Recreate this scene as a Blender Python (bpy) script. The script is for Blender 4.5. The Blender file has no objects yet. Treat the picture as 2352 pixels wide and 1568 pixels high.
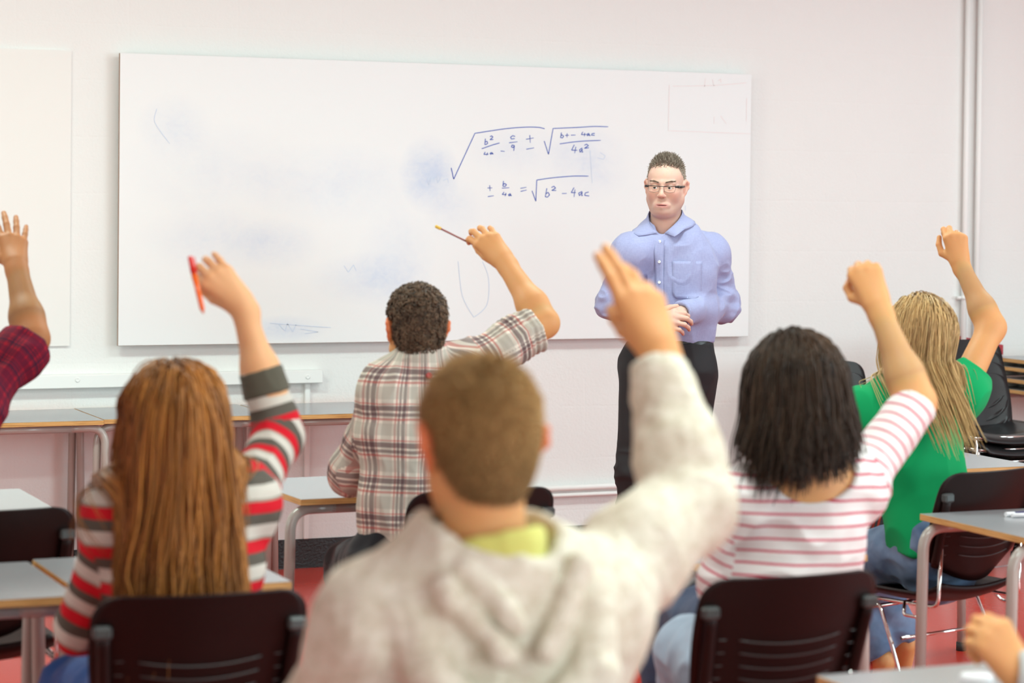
import bpy, math, random
import numpy as np
from mathutils import Matrix, Vector
C = bpy.context.scene.collection
sc = bpy.context.scene
PI = math.pi
# ------------------------------------------------------------------ camera
W, H, F = 2352, 1568, 5500.0
YAW, PITCH, ROLL, SHY, CAMZ = 0.40381, 0.02201, 0.01055, 208.8, 1.59093
_f = np.array([math.sin(YAW)*math.cos(PITCH), math.cos(YAW)*math.cos(PITCH), -math.sin(PITCH)])
_r0 = np.array([math.cos(YAW), -math.sin(YAW), 0.0]); _u0 = np.cross(_r0, _f)
CR = _r0*math.cos(ROLL)+_u0*math.sin(ROLL); CU = -_r0*math.sin(ROLL)+_u0*math.cos(ROLL)
CAM = np.array([0, 0, CAMZ])
cd = bpy.data.cameras.new('camera'); cam = bpy.data.objects.new('camera', cd); C.objects.link(cam)
cd.sensor_width = 36; cd.lens = F/W*36; cd.shift_y = -SHY/W; cd.clip_start = .05; cd.clip_end = 60
m = Matrix.Identity(4)
for i in range(3):
    m[i][0] = CR[i]; m[i][1] = CU[i]; m[i][2] = -_f[i]; m[i][3] = CAM[i]
cam.matrix_world = m
cd.dof.use_dof = True; cd.dof.focus_distance = 8.6; cd.dof.aperture_fstop = 3.2
sc.camera = cam
# ------------------------------------------------------------------ world, exposure
w = bpy.data.worlds.new('world'); sc.world = w; w.use_nodes = True
w.node_tree.nodes['Background'].inputs[0].default_value = (.9, .95, 1, 1)
w.node_tree.nodes['Background'].inputs[1].default_value = .3
sc.view_settings.view_transform = 'Standard'; sc.view_settings.look = 'None'
sc.view_settings.gamma = 1; sc.view_settings.use_curve_mapping = False
sc.view_settings.exposure = 0.09

def at(px, py, Y):
    """point of the plane y=Y seen at photo position px,py (used to measure the photo)"""
    d = _f + CR*(px-W/2)/F + CU*(H/2-SHY-py)/F
    return CAM + d*(Y/d[1])
def reach(p0, px, py, L, far=True):
    """point on the sight line px,py that lies L metres from p0"""
    d = _f + CR*(px-W/2)/F + CU*(H/2-SHY-py)/F; d = d/np.linalg.norm(d)
    o = CAM-np.asarray(p0); b = o@d; c = o@o-L*L; disc = b*b-c
    if disc < 0:
        print('REACH short by', round(math.sqrt(o@o-b*b)-L, 3), 'at', px, py); return CAM+d*(-b)
    return CAM+d*(-b+(math.sqrt(disc) if far else -math.sqrt(disc)))
def V(*a): return np.array(a, float)
def nrm(v): v = np.asarray(v, float); return v/np.linalg.norm(v)

# ------------------------------------------------------------------ objects
def link(name, me, mats=None, parent=None):
    o = bpy.data.objects.new(name, me); C.objects.link(o)
    if mats is not None:
        for mm in (mats if isinstance(mats, (list, tuple)) else [mats]): me.materials.append(mm)
    if parent is not None: o.parent = parent
    return o
def empty(name, loc=(0, 0, 0), rz=0):
    o = bpy.data.objects.new(name, None); C.objects.link(o); o.location = loc; o.rotation_euler = (0, 0, rz)
    o.empty_display_size = .1
    return o
def tag(o, label=None, cat=None, group=None, kind=None):
    if label: o['label'] = label
    if cat: o['category'] = cat
    if group: o['group'] = group
    if kind: o['kind'] = kind
    return o
def npmesh(name, verts, quads, tris=None, smooth=True):
    me = bpy.data.meshes.new(name)
    verts = np.asarray(verts, np.float32); nv = len(verts)
    q = np.asarray(quads, np.int32).reshape(-1, 4) if quads is not None and len(quads) else np.zeros((0, 4), np.int32)
    t = np.asarray(tris, np.int32).reshape(-1, 3) if tris is not None and len(tris) else np.zeros((0, 3), np.int32)
    me.vertices.add(nv); me.vertices.foreach_set('co', verts.ravel())
    nl = q.size+t.size; me.loops.add(nl)
    me.loops.foreach_set('vertex_index', np.concatenate([q.ravel(), t.ravel()]))
    me.polygons.add(len(q)+len(t))
    ls = np.concatenate([np.arange(len(q))*4, q.size+np.arange(len(t))*3]).astype(np.int32)
    me.polygons.foreach_set('loop_start', ls)
    me.update(calc_edges=True); me.validate()
    me.polygons.foreach_set('use_smooth', np.full(len(me.polygons), smooth)); me.update()
    return me

class MB:
    """collects simple solids; build() links them as one mesh object"""
    def __init__(s): s.v = []; s.f = []; s.sm = []
    def add(s, vs, fs, sm=False):
        n = len(s.v); s.v += [tuple(map(float, x)) for x in vs]; s.f += [[i+n for i in f] for f in fs]; s.sm += [sm]*len(fs); return s
    def box(s, lo, hi, M=None):
        (a, b, c), (d, e, f) = lo, hi
        vs = [(a, b, c), (d, b, c), (d, e, c), (a, e, c), (a, b, f), (d, b, f), (d, e, f), (a, e, f)]
        if M is not None: vs = [tuple(M @ Vector(x)) for x in vs]
        return s.add(vs, [(0, 3, 2, 1), (4, 5, 6, 7), (0, 1, 5, 4), (1, 2, 6, 5), (2, 3, 7, 6), (3, 0, 4, 7)])
    def rbox(s, lo, hi, r=.003):
        lo = list(lo); hi = list(hi); c = [(a+b)/2 for a, b in zip(lo, hi)]
        vs = []; fs = []
        # chamfered box: 24 verts
        idx = {}
        for ax in range(3):
            for sg in (0, 1):
                for u in (0, 1):
                    for v in (0, 1):
                        p = [0, 0, 0]; o = [k for k in range(3) if k != ax]
                        p[ax] = hi[ax] if sg else lo[ax]
                        p[o[0]] = hi[o[0]]-r if u else lo[o[0]]+r
                        p[o[1]] = hi[o[1]]-r if v else lo[o[1]]+r
                        idx[(ax, sg, u, v)] = len(vs); vs.append(p)
        def g(ax, sg, d):  # d: dict other axis->side
            o = [k for k in range(3) if k != ax]; return idx[(ax, sg, d[o[0]], d[o[1]])]
        for ax in range(3):
            for sg in (0, 1):
                f = [idx[(ax, sg, 0, 0)], idx[(ax, sg, 1, 0)], idx[(ax, sg, 1, 1)], idx[(ax, sg, 0, 1)]]
                if (sg == 0) != (ax == 1): f = f[::-1]
                fs.append(f)
        for a1 in range(3):
            for a2 in range(a1+1, 3):
                a3 = 3-a1-a2
                for s1 in (0, 1):
                    for s2 in (0, 1):
                        f = [g(a1, s1, {a2: s2, a3: 0}), g(a2, s2, {a1: s1, a3: 0}), g(a2, s2, {a1: s1, a3: 1}), g(a1, s1, {a2: s2, a3: 1})]
                        fs.append(f)
        for s0 in (0, 1):
            for s1 in (0, 1):
                for s2 in (0, 1):
                    fs.append([g(0, s0, {1: s1, 2: s2}), g(1, s1, {0: s0, 2: s2}), g(2, s2, {0: s0, 1: s1})])
        # orient outward
        out = []
        for f in fs:
            p = [Vector(vs[i]) for i in f]; n = (p[1]-p[0]).cross(p[2]-p[0]); m_ = sum(p, Vector())/len(p)
            out.append(f if n.dot(m_-Vector(c)) > 0 else f[::-1])
        return s.add(vs, out)
    def tube(s, pts, r, n=12, closed=False, caps=True, flat=None):
        pts = [Vector(p) for p in pts]; N = len(pts)
        rs = list(r) if isinstance(r, (list, tuple)) else [r]*N
        T = []
        for i in range(N):
            a = pts[(i-1) % N] if (closed or i > 0) else pts[i]; b = pts[(i+1) % N] if (closed or i < N-1) else pts[i]
            t = (b-a); T.append(t.normalized() if t.length > 1e-9 else Vector((0, 0, 1)))
        up = Vector((0, 0, 1)) if abs(T[0].z) < .9 else Vector((1, 0, 0))
        nn = (up-T[0]*up.dot(T[0])).normalized(); vs = []
        for i in range(N):
            nn = (nn-T[i]*nn.dot(T[i])).normalized(); bb = T[i].cross(nn)
            for k in range(n):
                a = 2*PI*k/n; vs.append(pts[i]+(nn*math.cos(a)+bb*math.sin(a)*(flat or 1))*rs[i])
        fs = []
        for i in range(N if closed else N-1):
            for k in range(n):
                j = (i+1) % N
                fs.append((i*n+k, i*n+(k+1) % n, j*n+(k+1) % n, j*n+k))
        n0 = len(s.v); s.add(vs, fs, True)
        if caps and not closed:
            s.f += [[n0+k for k in range(n)][::-1], [n0+(N-1)*n+k for k in range(n)]]; s.sm += [False, False]
        return s
    def grid(s, P, nu, nv, thick=0, sm=True, nrmf=None):
        """P(i,j)->point over (nu+1)x(nv+1); optional thickness downwards along normal"""
        top = [[Vector(P(i, j)) for j in range(nv+1)] for i in range(nu+1)]
        vs = [p for row in top for p in row]; I = lambda i, j: i*(nv+1)+j
        fs = [(I(i, j), I(i+1, j), I(i+1, j+1), I(i, j+1)) for i in range(nu) for j in range(nv)]
        if thick:
            nb = len(vs); low = []
            for i in range(nu+1):
                for j in range(nv+1):
                    du = top[min(i+1, nu)][j]-top[max(i-1, 0)][j]; dv = top[i][min(j+1, nv)]-top[i][max(j-1, 0)]
                    n_ = du.cross(dv); n_ = n_.normalized() if n_.length > 1e-12 else Vector((0, 0, 1))
                    low.append(top[i][j]-n_*thick)
            vs += low
            fs += [tuple(nb+k for k in f[::-1]) for f in fs]
            for i in range(nu): fs += [(I(i, 0), nb+I(i, 0), nb+I(i+1, 0), I(i+1, 0)), (I(i+1, nv), nb+I(i+1, nv), nb+I(i, nv), I(i, nv))]
            for j in range(nv): fs += [(I(0, j+1), nb+I(0, j+1), nb+I(0, j), I(0, j)), (I(nu, j), nb+I(nu, j), nb+I(nu, j+1), I(nu, j+1))]
        return s.add(vs, fs, sm)
    def lathe(s, prof, c=(0, 0, 0), n=24, axis=None):
        vs = []; A = axis or Matrix.Identity(3)
        for r, z in prof:
            for k in range(n):
                a = 2*PI*k/n; vs.append(Vector(c)+A @ Vector((r*math.cos(a), r*math.sin(a), z)))
        fs = [(i*n+k, i*n+(k+1) % n, (i+1)*n+(k+1) % n, (i+1)*n+k) for i in range(len(prof)-1) for k in range(n)]
        return s.add(vs, fs, True)
    def mesh(s, name):
        me = bpy.data.meshes.new(name); me.from_pydata(s.v, [], s.f); me.update()
        me.polygons.foreach_set('use_smooth', s.sm[:len(me.polygons)]); return me
    def build(s, name, mat, parent=None): return link(name, s.mesh(name), mat, parent)
def bend(pts, r, n=6):
    """polyline with rounded corners"""
    P = [Vector(p) for p in pts]; out = [P[0]]
    for i in range(1, len(P)-1):
        a = (P[i-1]-P[i]); b = (P[i+1]-P[i]); rr = min(r, a.length*.49, b.length*.49)
        a.normalize(); b.normalize(); p0 = P[i]+a*rr; p1 = P[i]+b*rr
        for k in range(n+1):
            t = k/n; out.append(p0*(1-t)**2+P[i]*2*t*(1-t)+p1*t*t)
    out.append(P[-1]); return out

# ------------------------------------------------------------------ materials
def mat(name, col=(.8, .8, .8), rough=.5, metal=0, spec=.5, bump=None, sss=0, coat=0):
    M = bpy.data.materials.new(name); M.use_nodes = True; nt = M.node_tree
    b = nt.nodes['Principled BSDF']; b.inputs['Base Color'].default_value = (*col, 1)
    b.inputs['Roughness'].default_value = rough; b.inputs['Metallic'].default_value = metal
    b.inputs['Specular IOR Level'].default_value = spec; b.inputs['Coat Weight'].default_value = coat
    if sss:
        b.inputs['Subsurface Weight'].default_value = sss; b.inputs['Subsurface Radius'].default_value = (1, .3, .12)
        b.inputs['Subsurface Scale'].default_value = .012
    if bump:
        sca, st = bump[:2]
        tx = nt.nodes.new('ShaderNodeTexNoise'); tx.inputs['Scale'].default_value = sca; tx.inputs['Detail'].default_value = 4
        bp = nt.nodes.new('ShaderNodeBump'); bp.inputs['Strength'].default_value = st; bp.inputs['Distance'].default_value = bump[2] if len(bump) > 2 else .002
        tc = nt.nodes.new('ShaderNodeTexCoord'); nt.links.new(tc.outputs['Object'], tx.inputs['Vector'])
        nt.links.new(tx.outputs['Fac'], bp.inputs['Height']); nt.links.new(bp.outputs[0], b.inputs['Normal'])
    return M
class NT:
    """small node helper"""
    def __init__(s, M): s.t = M.node_tree; s.b = s.t.nodes['Principled BSDF']
    def n(s, typ, **k):
        x = s.t.nodes.new('ShaderNode'+typ)
        for a, v in k.items():
            if a.startswith('i_'):
                key = a[2:]; key = int(key) if key.isdigit() else key.replace('_', ' ')
                x.inputs[key].default_value = v
            else: setattr(x, a, v)
        return x
    def l(s, a, b): s.t.links.new(a, b)
    def math(s, op, a, b=None, c=None):
        x = s.n('Math', operation=op)
        for i, v in enumerate((a, b, c)):
            if v is None: continue
            if isinstance(v, (int, float)): x.inputs[i].default_value = v
            else: s.l(v, x.inputs[i])
        return x.outputs[0]
    def mix(s, fac, a, b, blend='MIX'):
        x = s.n('Mix', data_type='RGBA', blend_type=blend)
        for i, v in ((0, fac), (6, a), (7, b)):
            if isinstance(v, (int, float)): x.inputs[i].default_value = v
            elif isinstance(v, tuple): x.inputs[i].default_value = (*v[:3], 1)
            else: s.l(v, x.inputs[i])
        return x.outputs[2]
    def ramp(s, fac, stops, interp='LINEAR'):
        x = s.n('ValToRGB'); cr = x.color_ramp; cr.interpolation = interp
        while len(cr.elements) < len(stops): cr.elements.new(.5)
        for e, (p, c) in zip(cr.elements, stops): e.position = p; e.color = (*c[:3], 1) if isinstance(c, tuple) else (c, c, c, 1)
        s.l(fac, x.inputs[0]); return x.outputs[0]
    def noise(s, vec, scale, detail=3, rough=.5, dist=0):
        x = s.n('TexNoise'); x.inputs['Scale'].default_value = scale; x.inputs['Detail'].default_value = detail
        x.inputs['Roughness'].default_value = rough; x.inputs['Distortion'].default_value = dist
        if vec is not None: s.l(vec, x.inputs['Vector'])
        return x.outputs['Fac']
    def mapping(s, vec, sc_=(1, 1, 1), loc=(0, 0, 0), rot=(0, 0, 0)):
        x = s.n('Mapping'); x.inputs['Scale'].default_value = sc_; x.inputs['Location'].default_value = loc; x.inputs['Rotation'].default_value = rot
        s.l(vec, x.inputs['Vector']); return x.outputs[0]
    def coord(s, k='Object'): return s.n('TexCoord').outputs[k]
    def bump(s, h, st=.5, d=.002):
        x = s.n('Bump'); x.inputs['Strength'].default_value = st; x.inputs['Distance'].default_value = d
        s.l(h, x.inputs['Height']); s.l(x.outputs[0], s.b.inputs['Normal'])
    def col(s, c): s.l(c, s.b.inputs['Base Color'])

# ------------------------------------------------------------------ smooth solids (distance fields meshed on a grid)
def cone(a, b, ra, rb, k=.02, flat=None, q=1, op='u'):
    """tapered capsule a->b; flat: direction squeezed by factor q"""
    return dict(t='c', a=np.asarray(a, float), b=np.asarray(b, float), ra=ra, rb=rb, k=k, n=None if flat is None else nrm(flat), q=q, op=op)
def ell(c, r, k=.02, M=None, op='u'):
    """ellipsoid; M rows are its axes"""
    return dict(t='e', c=np.asarray(c, float), r=np.asarray(r, float), k=k, M=np.eye(3) if M is None else np.asarray(M, float), op=op)
def plane(p, n, k=.003, op='i'):
    """keeps the side n points away from"""
    return dict(t='p', p=np.asarray(p, float), n=nrm(n), k=k, op=op)
def pd(pr, P):
    if pr['t'] == 'c':
        pa = P-pr['a']; ba = pr['b']-pr['a']
        if pr['n'] is not None:
            n = pr['n']; f = 1/pr['q']-1; pa = pa+np.outer(pa@n, n)*f; ba = ba+n*(ba@n)*f
        h = np.clip(pa@ba/max(ba@ba, 1e-12), 0, 1); h3 = h
        d = np.linalg.norm(pa-h[:, None]*ba, axis=1)-(pr['ra']+(pr['rb']-pr['ra'])*h3)
        if pr['n'] is not None: d = d*(pr['q']**.6)
        return d
    if pr['t'] == 'e':
        q = (P-pr['c'])@pr['M'].T; k0 = np.linalg.norm(q/pr['r'], axis=1); k1 = np.linalg.norm(q/pr['r']**2, axis=1)
        return k0*(k0-1)/np.maximum(k1, 1e-6)
    if pr['t'] == 'p': return (P-pr['p'])@pr['n']
    if pr['t'] == 'f': return pr['f'](P)
def sdf(prims, P, sub=None):
    d = np.full(len(P), 1.0)
    for i, pr in enumerate(prims):
        if sub is not None and not sub[i]: continue
        x = pd(pr, P); k = pr['k']
        if pr['op'] == 'u':
            h = np.maximum(k-np.abs(d-x), 0)/k; d = np.minimum(d, x)-h*h*k*.25
        elif pr['op'] == 's':
            h = np.maximum(k-np.abs(d+x), 0)/k; d = np.maximum(d, -x)+h*h*k*.25
        else:
            h = np.maximum(k-np.abs(d-x), 0)/k; d = np.maximum(d, x)+h*h*k*.25
    return d
def bounds(prims, pad=.02):
    lo = np.full(3, 9e9); hi = -lo
    for p in prims:
        if p['op'] != 'u': continue
        if p['t'] == 'c':
            for q, r in ((p['a'], p['ra']), (p['b'], p['rb'])): lo = np.minimum(lo, q-r); hi = np.maximum(hi, q+r)
        elif p['t'] == 'e': r = p['r'].max(); lo = np.minimum(lo, p['c']-r); hi = np.maximum(hi, p['c']+r)
    for p in prims:   # axis-ish planes cut the box
        if p['t'] == 'p' and p['op'] == 'i':
            for ax in range(3):
                if p['n'][ax] > .9: hi[ax] = min(hi[ax], p['p'][ax]+.25)
                if p['n'][ax] < -.9: lo[ax] = max(lo[ax], p['p'][ax]-.25)
    return lo-pad, hi+pad
def snet(prims, h=.004, box=None):
    """surface mesh (verts, quads) of the solid"""
    lo, hi = box if box is not None else bounds(prims)
    B = 8; nb = np.maximum(np.ceil((np.asarray(hi)-lo)/(h*B)).astype(int), 1); n = nb*B+1
    G = np.full(n, 1.0, np.float32)
    ix = np.stack(np.meshgrid(*[np.arange(k) for k in nb], indexing='ij'), -1).reshape(-1, 3)
    cen = lo+(ix*B+B/2)*h
    dc = np.concatenate([sdf(prims, cen[i:i+60000]) for i in range(0, len(cen), 60000)])
    rad = h*B*.87
    act = np.abs(dc) < rad*1.7+.004
    ins = dc < 0
    for b in ix[ins & ~act]: G[b[0]*B:b[0]*B+B+1, b[1]*B:b[1]*B+B+1, b[2]*B:b[2]*B+B+1] = -1
    A = ix[act]; Ac = cen[act]
    off = np.stack(np.meshgrid(*[np.arange(B+1)]*3, indexing='ij'), -1).reshape(-1, 3)
    order = np.lexsort((A[:, 2]//3, A[:, 1]//3, A[:, 0]//3)); A = A[order]; Ac = Ac[order]
    CH = 24
    for i in range(0, len(A), CH):
        a = A[i:i+CH]; c = Ac[i:i+CH]; cc = c.mean(0); R = np.linalg.norm(c-cc, axis=1).max()+rad
        dd = np.array([pd(p, cc[None])[0] for p in prims]); un = np.array([p['op'] == 'u' for p in prims])
        ks = np.array([p['k'] for p in prims]); best = dd[un].min()
        keep = np.where(un, dd < best+2.6*R+ks*2, True)
        P = lo+(a[:, None, :]*B+off[None])*h
        D = sdf(prims, P.reshape(-1, 3), keep).reshape(len(a), B+1, B+1, B+1)
        for b, d in zip(a, D): G[b[0]*B:b[0]*B+B+1, b[1]*B:b[1]*B+B+1, b[2]*B:b[2]*B+B+1] = d
    S = G < 0
    c = [S[dx:S.shape[0]-1+dx, dy:S.shape[1]-1+dy, dz:S.shape[2]-1+dz] for dx in (0, 1) for dy in (0, 1) for dz in (0, 1)]
    al = c[0].copy(); an = c[0].copy()
    for q in c[1:]: al &= q; an |= q
    cells = np.argwhere(an & ~al)
    if len(cells) == 0: print('EMPTY'); return np.zeros((0, 3)), np.zeros((0, 4), int)
    idm = np.full(tuple(n-1), -1, np.int32); idm[tuple(cells.T)] = np.arange(len(cells))
    co = np.array([(dx, dy, dz) for dx in (0, 1) for dy in (0, 1) for dz in (0, 1)])
    vals = np.stack([G[tuple((cells+o).T)] for o in co], 1)
    acc = np.zeros((len(cells), 3)); cnt = np.zeros(len(cells))
    for i in range(8):
        for j in range(i+1, 8):
            if abs(co[i]-co[j]).sum() != 1: continue
            a, b = vals[:, i], vals[:, j]; mk = (a < 0) != (b < 0)
            t = np.where(mk, a/np.where(mk, a-b, 1), 0)
            acc += mk[:, None]*(co[i]+t[:, None]*(co[j]-co[i])); cnt += mk
    vert = lo+(cells+acc/cnt[:, None])*h
    Q = []
    for ax in range(3):
        sl0 = [slice(None)]*3; sl1 = [slice(None)]*3; sl0[ax] = slice(0, -1); sl1[ax] = slice(1, None)
        a, b = S[tuple(sl0)], S[tuple(sl1)]
        e = np.argwhere(a != b); fl = a[tuple(e.T)]
        u, v = [k for k in range(3) if k != ax]
        ok = (e[:, u] > 0) & (e[:, v] > 0) & (e[:, u] < n[u]-1) & (e[:, v] < n[v]-1)
        e = e[ok]; fl = fl[ok]
        def g(du, dv):
            q = e.copy(); q[:, u] += du; q[:, v] += dv; return idm[tuple(q.T)]
        q = np.stack([g(-1, -1), g(0, -1), g(0, 0), g(-1, 0)], 1)
        if ax == 1: fl = ~fl
        q[~fl] = q[~fl][:, ::-1]
        q = q[(q >= 0).all(1)]; Q.append(q)
    return vert, np.concatenate(Q)
def joinm(parts):
    vs = []; qs = []; n = 0
    for v, q in parts: vs.append(v); qs.append(q+n); n += len(v)
    return np.concatenate(vs), np.concatenate(qs)
def vnorm(v, q):
    n = np.cross(v[q[:, 2]]-v[q[:, 0]], v[q[:, 3]]-v[q[:, 1]]); N = np.zeros_like(v)
    for k in range(4): np.add.at(N, q[:, k], n)
    return N/np.maximum(np.linalg.norm(N, axis=1), 1e-9)[:, None]
_rng = np.random.RandomState(7); _LAT = _rng.rand(32, 32, 32)*2-1
def noise3(P):
    i = np.floor(P).astype(int); f = P-i; f = f*f*(3-2*f); out = 0
    for dx in (0, 1):
        for dy in (0, 1):
            for dz in (0, 1):
                w_ = (f[:, 0] if dx else 1-f[:, 0])*(f[:, 1] if dy else 1-f[:, 1])*(f[:, 2] if dz else 1-f[:, 2])
                out = out+w_*_LAT[(i[:, 0]+dx) % 32, (i[:, 1]+dy) % 32, (i[:, 2]+dz) % 32]
    return out
def folds(v, q, amp=.004, s=(18, 18, 30), seed=0, dirs=None):
    """cloth creases: ridged noise pushed along the normal"""
    N = vnorm(v, q); P = v.copy()
    if dirs is not None: P = P@np.asarray(dirs).T
    P = P*np.asarray(s)+seed*3.7
    Wp = P+.8*np.stack([noise3(P*.5+5), noise3(P*.5+11), noise3(P*.5+17)], 1)
    r = 1-2.2*np.abs(noise3(Wp)); r2 = noise3(P*2.1+9)
    return v+N*(amp*(r*.8+r2*.3))[:, None]
# ------------------------------------------------------------------ people kit
def cyl(c, n, R, L, op='s', k=.004):
    c = np.asarray(c, float); n = nrm(n)
    def f(P):
        q = P-c; a = q@n; pr = np.linalg.norm(q-np.outer(a, n), axis=1)
        return np.maximum(np.abs(a-L/2)-L/2, pr-R)
    return dict(t='f', f=f, k=k, op=op)
def rodr(v, ax, a):
    ax = nrm(ax); v = np.asarray(v, float)
    return v*math.cos(a)+np.cross(ax, v)*math.sin(a)+ax*(ax@v)*(1-math.cos(a))
def hand(wr, fwd, back, s=1.0, right=True, curl=((15, 25, 15),)*4, splay=4, thumb=((.75, .6, -.25), (.45, .85, -.25), (.2, .95, -.2)), fat=1.0):
    """returns prims, dict of joints. fwd: to the knuckles, back: out of the back of the hand"""
    y = nrm(fwd); z = nrm(np.asarray(back, float)-y*(np.asarray(back, float)@y)); x = np.cross(y, z)*(-1 if right else 1)  # x: thumb side
    T = lambda a, b, c: np.asarray(wr)+(x*a+y*b+z*c)*s
    pr = []; J = {}
    kn = [(.029, .088, .004), (.010, .093, .007), (-.011, .088, .005), (-.029, .078, 0)]
    kb = [(.016, .012, 0), (.006, .010, .002), (-.006, .010, .002), (-.016, .012, 0)]
    fl = [(.044, .027, .021), (.048, .031, .022), (.045, .029, .022), (.035, .022, .019)]
    fr = [.0098, .0100, .0095, .0084]
    pr.append(cone(T(0, -.02, 0), T(0, .02, 0), .026*s*fat, .027*s*fat, .02, z, .72))
    for a, b, r in zip(kb, kn, (.0135, .014, .0135, .0125)):
        pr.append(cone(T(*a), T(*b), r*s*fat, .0118*s*fat, .016, None))
    pr.append(cone(T(.0, .03, -.004), T(0, .075, -.004), .027*s*fat, .031*s*fat, .012, z, .38))
    for i in range(4):
        d = nrm(y+x*math.tan(math.radians((1.3-i)*splay))); p = T(*kn[i]); ax = np.cross(d, z)   # rotating d about -? bends to palm
        ax = np.cross(z, d); js = [p]; n_ = z
        for k in range(3):
            d = rodr(d, ax, math.radians(curl[i][k]))
            if d@z > 0 and k == 0 and curl[i][0] > 0: d = rodr(d, ax, -2*math.radians(curl[i][k])); ax = -ax
            p2 = p+d*fl[i][k]*s; r0 = fr[i]*(1, .93, .84)[k]*s*fat; r1 = fr[i]*(.93, .84, .72)[k]*s*fat
            pr.append(cone(p, p2, r0, r1, .0035 if k else .006)); p = p2; js.append(p)
        J[i] = js; J['d%d' % i] = d
    p = T(.018, .018, -.008); pr.append(cone(T(.006, .02, -.006), T(.026, .045, -.012), .016*s*fat, .013*s*fat, .012))
    js = [p]
    for k, (L, r0, r1) in enumerate(((.043, .0155, .0115), (.032, .0112, .0100), (.026, .0100, .0082))):
        d = nrm(x*thumb[k][0]+y*thumb[k][1]+z*thumb[k][2]); p2 = p+d*L*s
        pr.append(cone(p, p2, r0*s*fat, r1*s*fat, .008 if k == 0 else .003)); p = p2; js.append(p)
    J['t'] = js; J['T'] = T; J['x'] = x; J['y'] = y; J['z'] = z
    return pr, J
def nails(J, s=1.0):
    """finger nails as thin domes on the finger tips"""
    mb = MB()
    for i in (0, 1, 2, 3, 't'):
        a, b = J[i][-2], J[i][-1]; d = nrm(b-a); up = J['z'] if i != 't' else nrm(J['z']+J['x']*.6)
        u = nrm(up-d*(up@d)); sd = np.cross(d, u); c = b-d*.001
        mb.grid(lambda p, q: c+d*(-.005+.011*p/4)*s+sd*(.0055*(q/2-1))*s+u*(.0072-.0022*(q/2-1)**2)*s, 4, 4, .0006)
    return mb
def frame(fwd, up=(0, 0, 1)):
    """rows right, forward, up"""
    f = nrm(fwd); u = np.asarray(up, float); r = nrm(np.cross(f, u)); u = np.cross(r, f); return np.array([r, f, u])
def head_prims(c, Fm, s=1.0, neck=None, nr=.056, ears=True, wide=1.0, eo=0.0):
    L = lambda a, b, d: np.asarray(c)+(Fm[0]*a*wide+Fm[1]*b+Fm[2]*d)*s
    p = [ell(L(0, -.014, .040), (.075*s*wide, .096*s, .086*s), .02, Fm), ell(L(0, .035, .0), (.062*s*wide, .062*s, .080*s), .03, Fm),
         cone(L(-.048, .005, -.05), L(-.012, .068, -.088), .026*s, .022*s, .03), cone(L(.048, .005, -.05), L(.012, .068, -.088), .026*s, .022*s, .03),
         cone(L(0, .03, -.04), L(0, .06, -.085), .04*s, .026*s, .03),
         cone(L(0, .088, .012), L(0, .108, -.022), .008*s, .0125*s, .012)]
    if neck is not None: p.append(cone(L(0, -.022, -.045), neck, nr*.95, nr*1.05, .03))
    if ears:
        for sg in (-1, 1):
            e = [(.076, .006, .022), (.083, -.010, .032), (.088, -.024, .024), (.087, -.026, .006), (.080, -.014, -.014), (.075, -.001, -.026)]
            e = [(a_+eo*(1.0 if 0 < i_ < 4 else .2), b_*(1+eo*12), c__*(1+eo*12)-eo*.4) for i_, (a_, b_, c__) in enumerate(e)]
            for a, b in zip(e[:-1], e[1:]): p.append(cone(L(a[0]*sg, a[1], a[2]), L(b[0]*sg, b[1], b[2]), .0058*s, .0055*s, .006))
            p.append(ell(L((.077+eo*.5)*sg, -.008, .006), (.006*s, .017*s, .026*s), .008, Fm))
    return p
def torso_prims(J, off=0.0, w=(.15, .125, .15, .165), q=.62, k=.06, sh=.055):
    """pelvis, waist, chest, shoulder line; J has pelvis, waist, chest, neck, shR, shL, tf (torso forward)"""
    f = J['tf']; o = off
    return [cone(J['pelvis'], J['waist'], w[0]+o, w[1]+o, k, f, q), cone(J['waist'], J['chest'], w[1]+o, w[2]+o, k, f, q),
            cone(J['chest'], J['chest']+(J['neck']-J['chest'])*.5, w[2]+o, w[2]*.8+o, k, f, q*.95),
            cone(J['shL'], J['shR'], sh+o, sh+o, k, None),
            cone(J['neck'], J['shR'], sh*.62+o, sh*.9+o, k), cone(J['neck'], J['shL'], sh*.62+o, sh*.9+o, k)]
def arm_prims(a, b, c, r=(.052, .041, .044, .027), k=.035):
    """shoulder, elbow, wrist"""
    m_ = b+(c-b)*.28
    d = nrm(c-b)
    return [cone(a, b, r[0], r[1], k), cone(b, m_, r[1]*.97, r[2], k), cone(m_, c, r[2], r[3], k)]
def leg_prims(h, kn, an, off=0.0, r=(.085, .062, .058, .038), k=.03):
    m_ = kn+(an-kn)*.3
    return [cone(h, kn, r[0]+off, r[1]+off, k), cone(kn, m_, r[1]+off, r[2]+off, k), cone(m_, an, r[2]+off, r[3]+off, k)]
def shoe_prims(an, toe_dir, s=1.0):
    t = nrm(toe_dir); a = np.asarray(an)
    g = V(0, 0, 1)
    return [cone(a+t*-.03-g*.045, a+t*.13-g*.06, .036*s, .034*s, .02, g, .8), cone(a-g*.0, a+t*.05-g*.045, .04*s, .036*s, .03)]
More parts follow.
